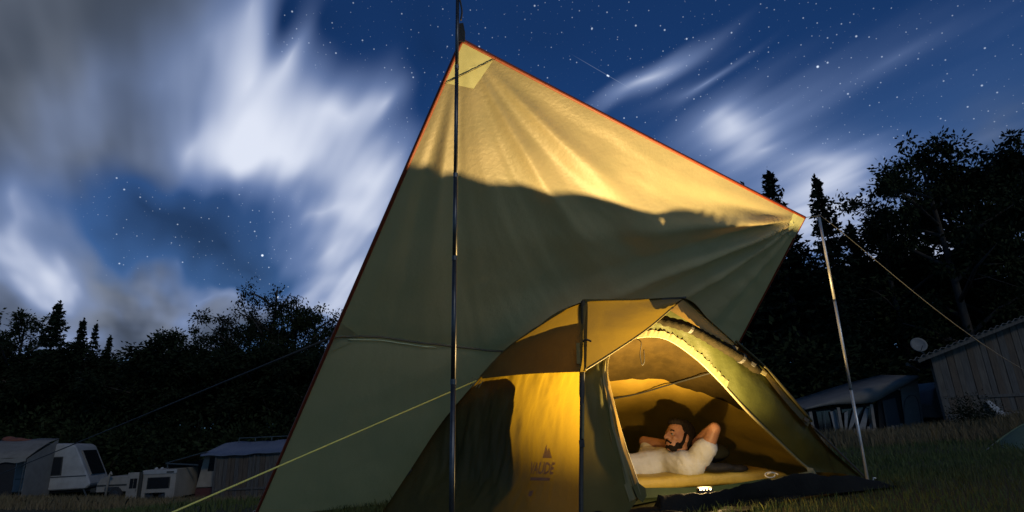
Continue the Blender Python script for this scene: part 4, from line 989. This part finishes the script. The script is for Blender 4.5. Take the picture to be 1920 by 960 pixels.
def deciduous(seed, h, rx, low=.22, n_l=10, leaf=.17, per=75, m_=None, drop=0., clump=.42, top=1.):
    r = random.Random(seed); nr = np.random.default_rng(seed); segs = []; cl = []
    lean = [r.uniform(-.03, .03)*h, r.uniform(-.03, .03)*h]
    tp = [np.array([lean[0]*t+.012*h*math.sin(t*5+seed), lean[1]*t, h*.93*t]) for t in np.linspace(0, 1, 9)]
    segs.append((tp, [h*.021*(1-.85*t)+.02 for t in np.linspace(0, 1, 9)], 9))
    for k in range(n_l):
        t = low+(.95-low)*(k+.5*r.random())/n_l; b = np.array([lean[0]*t, lean[1]*t, h*.93*t])
        az = k*2.4+r.uniform(-.5, .5)
        env = math.sin(math.pi*min(1, (t-low*.55)/(1.08-low*.55)))**.6
        L = rx*env*r.uniform(.7, 1.12); rise = r.uniform(.25, .65)*(.5+t)
        tip = b+np.array([math.cos(az)*L, math.sin(az)*L, L*rise]); tip[2] = min(tip[2], h)
        md_ = b*.5+tip*.5+np.array([0, 0, .06*L])
        segs.append(([b, md_, tip], [h*.009*(1-.5*t)+.012, h*.005+.01, .012], 6))
        for q in range(6):
            s = r.uniform(.3, 1.0); c0 = b*(1-s)+tip*s
            tw = c0+np.array([r.gauss(0, 1), r.gauss(0, 1), r.gauss(.35, .6)])*L*.27
            tw[2] = min(tw[2], h*1.0)
            if q < 4: segs.append(([c0, tw], [.018, .007], 4))
            for _ in range(2): cl.append((tw+np.array([r.gauss(0, .3), r.gauss(0, .3), r.gauss(0, .22)])*clump*1.3, clump*r.uniform(.55, 1.25)))
    for k in range(5): cl.append((np.array([lean[0]+r.gauss(0, .05)*h, lean[1]+r.gauss(0, .05)*h, h*r.uniform(.86, .98)]), clump*.8))
    P = []
    for c, s in cl:
        n = int(per*r.uniform(.6, 1.3)); q = nr.normal(size=(n, 3))*s*np.array([.62, .62, .45])
        if drop: q[:, 2] -= np.abs(nr.normal(size=n))*drop
        P.append(c+q)
    return limb_mesh(segs, m_bark), leaf_mesh('crown', np.vstack(P), leaf, m_ or m_leaf, seed, droop=.3+drop)
def spruce(seed, h, rx, gap=.34, m_=None):
    r = random.Random(seed); nr = np.random.default_rng(seed); segs = [([np.array([0, 0, 0]), np.array([0, 0, h*.5]), np.array([0, 0, h*.99])], [h*.018, h*.011, .012], 8)]; P = []
    z = h*.08
    while z < h*.985:
        t = z/h; R = rx*(1-t)**.82*r.uniform(.85, 1.1)+.08; nb = 7 if t < .8 else 5; a0 = r.random()*6
        for k in range(nb):
            az = a0+k*2*math.pi/nb+r.uniform(-.25, .25); L = R*r.uniform(.55, 1.12); d = np.array([math.cos(az), math.sin(az), 0])
            up_ = .25 if t > .75 else -.12
            p = [np.array([0, 0, z]), np.array([0, 0, z])+d*L*.55+np.array([0, 0, L*(up_*.5-.10)]), np.array([0, 0, z])+d*L+np.array([0, 0, L*(up_*.9-.04)])]
            segs.append((p, [.022, .014, .006], 4))
            n = int(9+L*26); s = nr.uniform(.12, 1.02, n)
            cc_ = np.where(s[:, None] < .55, p[0]+(p[1]-p[0])*(s/.55)[:, None], p[1]+(p[2]-p[1])*((s-.55)/.45)[:, None])
            sd = np.array([-d[1], d[0], 0]); wd = (.30*L*(1-s*.75))[:, None]
            P.append(cc_+sd*nr.normal(size=(n, 1))*wd*.55+np.array([0, 0, 1])*(-np.abs(nr.normal(size=(n, 1)))*.09+.02))
        z += gap*(.6+.6*(1-t))*r.uniform(.85, 1.15)
    P.append(np.array([0, 0, h*.97])+nr.normal(size=(30, 3))*np.array([.05, .05, .16]))
    return limb_mesh(segs, m_bark), leaf_mesh('crown', np.vstack(P), .25, m_ or m_needle, seed, squash=.5, droop=.25, aspect=.42)
def bush_mesh(seed, h, rx, n=3600, leaf=.16, m_=None):
    nr = np.random.default_rng(seed); r = random.Random(seed); P = []; segs = []
    for k in range(26):
        c = np.array([r.gauss(0, .45)*rx, r.gauss(0, .45)*rx, h*r.uniform(.12, .85)]); c[2] *= 1-.35*min(1, math.hypot(c[0], c[1])/rx)
        P.append(c+nr.normal(size=(n//26, 3))*np.array([.25*rx, .25*rx, .14*h]))
        if k < 12: segs.append(([np.array([c[0]*.15, c[1]*.15, 0]), c*np.array([.6, .6, .5]), c], [.035, .02, .008], 5))
    P = np.vstack(P); P[:, 2] = np.abs(P[:, 2])
    return limb_mesh(segs, m_bark, 'stem'), leaf_mesh('crown', P, leaf, m_ or m_leaf2, seed, droop=.2)
def place(kind, meshes, px, Y, top_y, label, group=None, sx=1., rz=0., nm='crown', base_h=None):
    """stand a tree on the ground so that its top reaches a given height"""
    p = at(px, top_y, Y); z0 = H(p[0], Y)-.08; hgt = p[2]-z0
    t = thing(kind, label, 'bush' if 'bush' in kind else 'tree', (p[0], Y, z0), rz, group)
    s = hgt/base_h; t.scale = (s*sx, s*sx, s)
    for n_2, me in zip(('trunk' if 'bush' not in kind else 'stem', 'crown'), meshes):
        o = bpy.data.objects.new(n_2, me); C.objects.link(o); o.parent = t
    return t
D1 = deciduous(11, 10, 3.4, .20, 13, .17, 85); D2 = deciduous(23, 10, 3.1, .16, 12, .17, 80, m_leaf2); D3 = deciduous(35, 10, 2.6, .25, 11, .18, 60, m_leaf)
DB = deciduous(47, 10, 2.0, .30, 13, .13, 55, m_leaf2, drop=.55, clump=.34)
DD = deciduous(51, 10, 3.6, .08, 13, .26, 95, m_leaf2, clump=.7)
S1_ = spruce(3, 10, 2.3); S2_ = spruce(8, 10, 1.9, .30); S3_ = spruce(15, 10, 2.6, .4)
B1 = bush_mesh(61, 3, 1.9, 4200, .17); B2 = bush_mesh(72, 3, 2.2, 4200, .17, m_leaf); B3 = bush_mesh(81, 3, 1.6, 3600, .15)
GF = 'trees at the far side of the meadow'
# trees whose tops stand out against the sky, far side of the meadow
for kind, me, px, Y, ty, lab, sx, rz in (
  ('spruce_tree', S1_, 112, 37, 566, 'tall dark spruce standing above the far row behind the raked white caravan', 1.0, .3),
  ('spruce_tree', S2_, -4, 38, 588, 'dark spruce cut by the picture edge beside the round lobed tree', 1.0, 1.2),
  ('leafy_tree', D3, 46, 40, 588, 'thin lobed leafy tree between two spruces above the grey awning', .9, .4),
  ('spruce_tree', S2_, 158, 39, 598, 'slim spruce close beside the tallest far spruce', .9, 2.0),
  ('spruce_tree', S3_, 182, 41, 604, 'narrow spruce standing between the slim spruce and the small spruce', .62, .7),
  ('spruce_tree', S2_, 207, 37, 630, 'small spruce at the end of the far spruce group', .8, 3.0),
  ('leafy_tree', D1, 345, 42, 616, 'broad leafy tree with sky gleaming through its crown above the camper', .95, .2),
  ('leafy_tree', D2, 440, 40, 604, 'dense leafy tree beside the tall drooping birch', .8, 1.7),
  ('birch_tree', DB, 520, 36, 520, 'tall drooping birch rising above the far row beside the tarp', .92, .5),
  ('birch_tree', DB, 592, 38, 572, 'shorter drooping birch half hidden by the tarp edge', .95, 2.6),
  ('leafy_tree', D1, 560, 37, 566, 'wide leafy tree filling the gap between the two birches', .8, 3.3),
  ('leafy_tree', D2, 478, 39, 590, 'dark leafy tree close behind the tall birch', .8, 4.1),
  ('leafy_tree', D3, 262, 44, 668, 'low leafy tree in the dip between the spruces and the broad tree', 1.1, 2.9)):
    place(kind, me, px, Y, ty, lab, GF, sx, rz, base_h=10)
# the dark wood below them
for k in range(22):
    px = -80+k*34+rng.uniform(-10, 10); Y = rng.uniform(33, 36); ty = 668+rng.uniform(-22, 26)
    if 380 < px < 640: ty -= 12
    place('leafy_tree', DD if k % 3 else D2, px, Y, ty, 'dark leafy tree in the shadowed wood behind the parked caravans', 'trees of the shadowed wood', 1.15, rng.uniform(0, 6), base_h=10)
for k in range(20):
    px = -60+k*36+rng.uniform(-12, 12); place('bush', (B1, B2, B3)[k % 3], px, rng.uniform(30.5, 31.5), 790+rng.uniform(-40, 22), 'dark bush at the foot of the shadowed wood', 'bushes at the foot of the wood', .95, rng.uniform(0, 6), base_h=3)
# right side: spruces, tall leafy trees over the shed
GR_ = 'trees behind the wooden shed'
for kind, me, px, Y, ty, lab, sx, rz in (
  ('spruce_tree', S3_, 1438, 25, 318, 'tall spruce whose tip shows behind the tarp edge', .95, .3),
  ('spruce_tree', S1_, 1527, 23.5, 330, 'tall spruce standing straight behind the bright aluminium pole', .80, 1.4),
  ('spruce_tree', S2_, 1592, 27, 416, 'small spruce between the tall spruce and the big leafy tree', .8, .9),
  ('spruce_tree', S2_, 1392, 28, 345, 'thin spruce tip just over the tarp edge', .7, 2.2),
  ('leafy_tree', D3, 1640, 25, 425, 'leafy tree with spreading low limbs beside the small spruce', 1.1, 4.0),
  ('leafy_tree', D1, 1718, 22.5, 266, 'big leafy tree towering over the satellite dish', .78, .8),
  ('leafy_tree', D2, 1800, 24, 284, 'dense leafy tree rising behind the shed roof', .85, 2.2),
  ('leafy_tree', D1, 1892, 22, 262, 'tall leafy tree over the high end of the shed roof', .74, 3.5),
  ('leafy_tree', D2, 1755, 27, 318, 'leafy tree half hidden behind the big tree over the dish', 1.0, .3),
  ('leafy_tree', D1, 1850, 28, 300, 'leafy tree between the dense tree and the tall one over the roof', .95, 1.1),
  ('leafy_tree', D2, 1672, 28, 395, 'rounded leafy tree behind the spreading low limbs', .9, 2.4),
  ('leafy_tree', D2, 1985, 22.5, 230, 'leafy tree at the outer end of the shed row', .8, 5.1)):
    place(kind, me, px, Y, ty, lab, GR_, sx, rz, base_h=10)
for k in range(13):
    px = 1330+k*52+rng.uniform(-12, 12); Y = rng.uniform(27, 31); ty = 500+rng.uniform(-20, 40)+max(0, (1500-px))*.4
    place('leafy_tree', DD, px, Y, ty, 'dark leafy tree filling the wood behind the awning and shed', 'trees of the wood behind the shed', .9, rng.uniform(0, 6), base_h=10)
for k in range(12):
    px = 1340+k*50+rng.uniform(-12, 12); place('bush', (B2, B1, B3)[k % 3], px, rng.uniform(23.5, 25), 640+rng.uniform(-40, 40), 'dark bush along the edge of the wood behind the awning', 'bushes behind the awning', 1.2, rng.uniform(0, 6), base_h=3)
place('bush', B3, 1815, 15.6, 735, 'dark bush growing against the shed wall', None, .95, .4, base_h=3)

# ------------------------------------------------------------------ grass
def grass(name, regions, m_, label, seed):
    r = np.random.default_rng(seed); V = []; 
    for n, fn, hmin, hmax, w in regions:
        q = fn(r, n); z = np.array([H(a, b) for a, b in q])
        hgt = r.uniform(hmin, hmax, n)*(.65+.5*np.array([mnoise.noise(Vector((a*.8, b*.8, 2))) for a, b in q])); hgt = np.maximum(hgt, .015)
        az = r.uniform(0, 6.283, n); bend = r.uniform(.1, .55, n)*hgt; ba = r.uniform(0, 6.283, n)
        dx_ = np.cos(az)*w/2; dy_ = np.sin(az)*w/2
        b0 = np.stack([q[:, 0]-dx_, q[:, 1]-dy_, z-.01], 1); b1 = np.stack([q[:, 0]+dx_, q[:, 1]+dy_, z-.01], 1)
        mx_ = q[:, 0]+np.cos(ba)*bend*.35; my_ = q[:, 1]+np.sin(ba)*bend*.35
        m0 = np.stack([mx_-dx_*.7, my_-dy_*.7, z+hgt*.6], 1); m1 = np.stack([mx_+dx_*.7, my_+dy_*.7, z+hgt*.6], 1)
        tp = np.stack([q[:, 0]+np.cos(ba)*bend, q[:, 1]+np.sin(ba)*bend, z+hgt], 1)
        V.append(np.stack([b0, b1, m1, tp, m0], 1).reshape(-1, 3))
    V = np.vstack(V); n = len(V)//5
    me = bpy.data.meshes.new(name); me.vertices.add(5*n); me.vertices.foreach_set('co', V.ravel()); me.loops.add(5*n); me.loops.foreach_set('vertex_index', np.arange(5*n))
    me.polygons.add(n); me.polygons.foreach_set('loop_start', np.arange(n)*5); me.update(calc_edges=True); me.materials.append(m_)
    o = bpy.data.objects.new(name, me); C.objects.link(o); tag(o, label, 'grass', kind='stuff'); return o
def sector(x0, x1, y0, y1, power=1., avoid=True):
    def f(r, n):
        out = np.zeros((0, 2))
        while len(out) < n:
            y = y0+(y1-y0)*r.random(3*n)**power; x = r.uniform(x0, x1, 3*n)
            s = np.stack([x, y], 1)
            k = np.ones(len(s), bool)
            if avoid:   # nothing grows through the tent floor
                k &= ~((x > -1.0) & (x < 2.35) & (y > 3.35+.35*np.abs(x-.4)) & (y < 5.9))
            out = np.vstack([out, s[k]])
        return out[:n]
    return f
m_gr = mat('grass_blade', (.095, .13, .038), .6, (.11, .115, .04), 1.1, spec=.2, trans=(.05, .08, .02), tfac=.3)
m_dry = mat('dry_grass', (.19, .135, .07), .7, (.12, .10, .045), 1.3, spec=.2)
grass('grass', [(52000, sector(-1.5, 6.5, 1.6, 7.5), .03, .085, .0045), (26000, sector(-6, 10, 5, 13), .05, .14, .009)], m_gr, 'short mown green grass round the tent', 5)
grass('tall_grass', [(30000, sector(3.5, 19, 10, 17.6, .8), .14, .42, .012), (26000, sector(-19, -2.5, 12, 23, .8), .12, .38, .016)], m_dry, 'tall dry meadow grass before the sheds and caravans', 6)
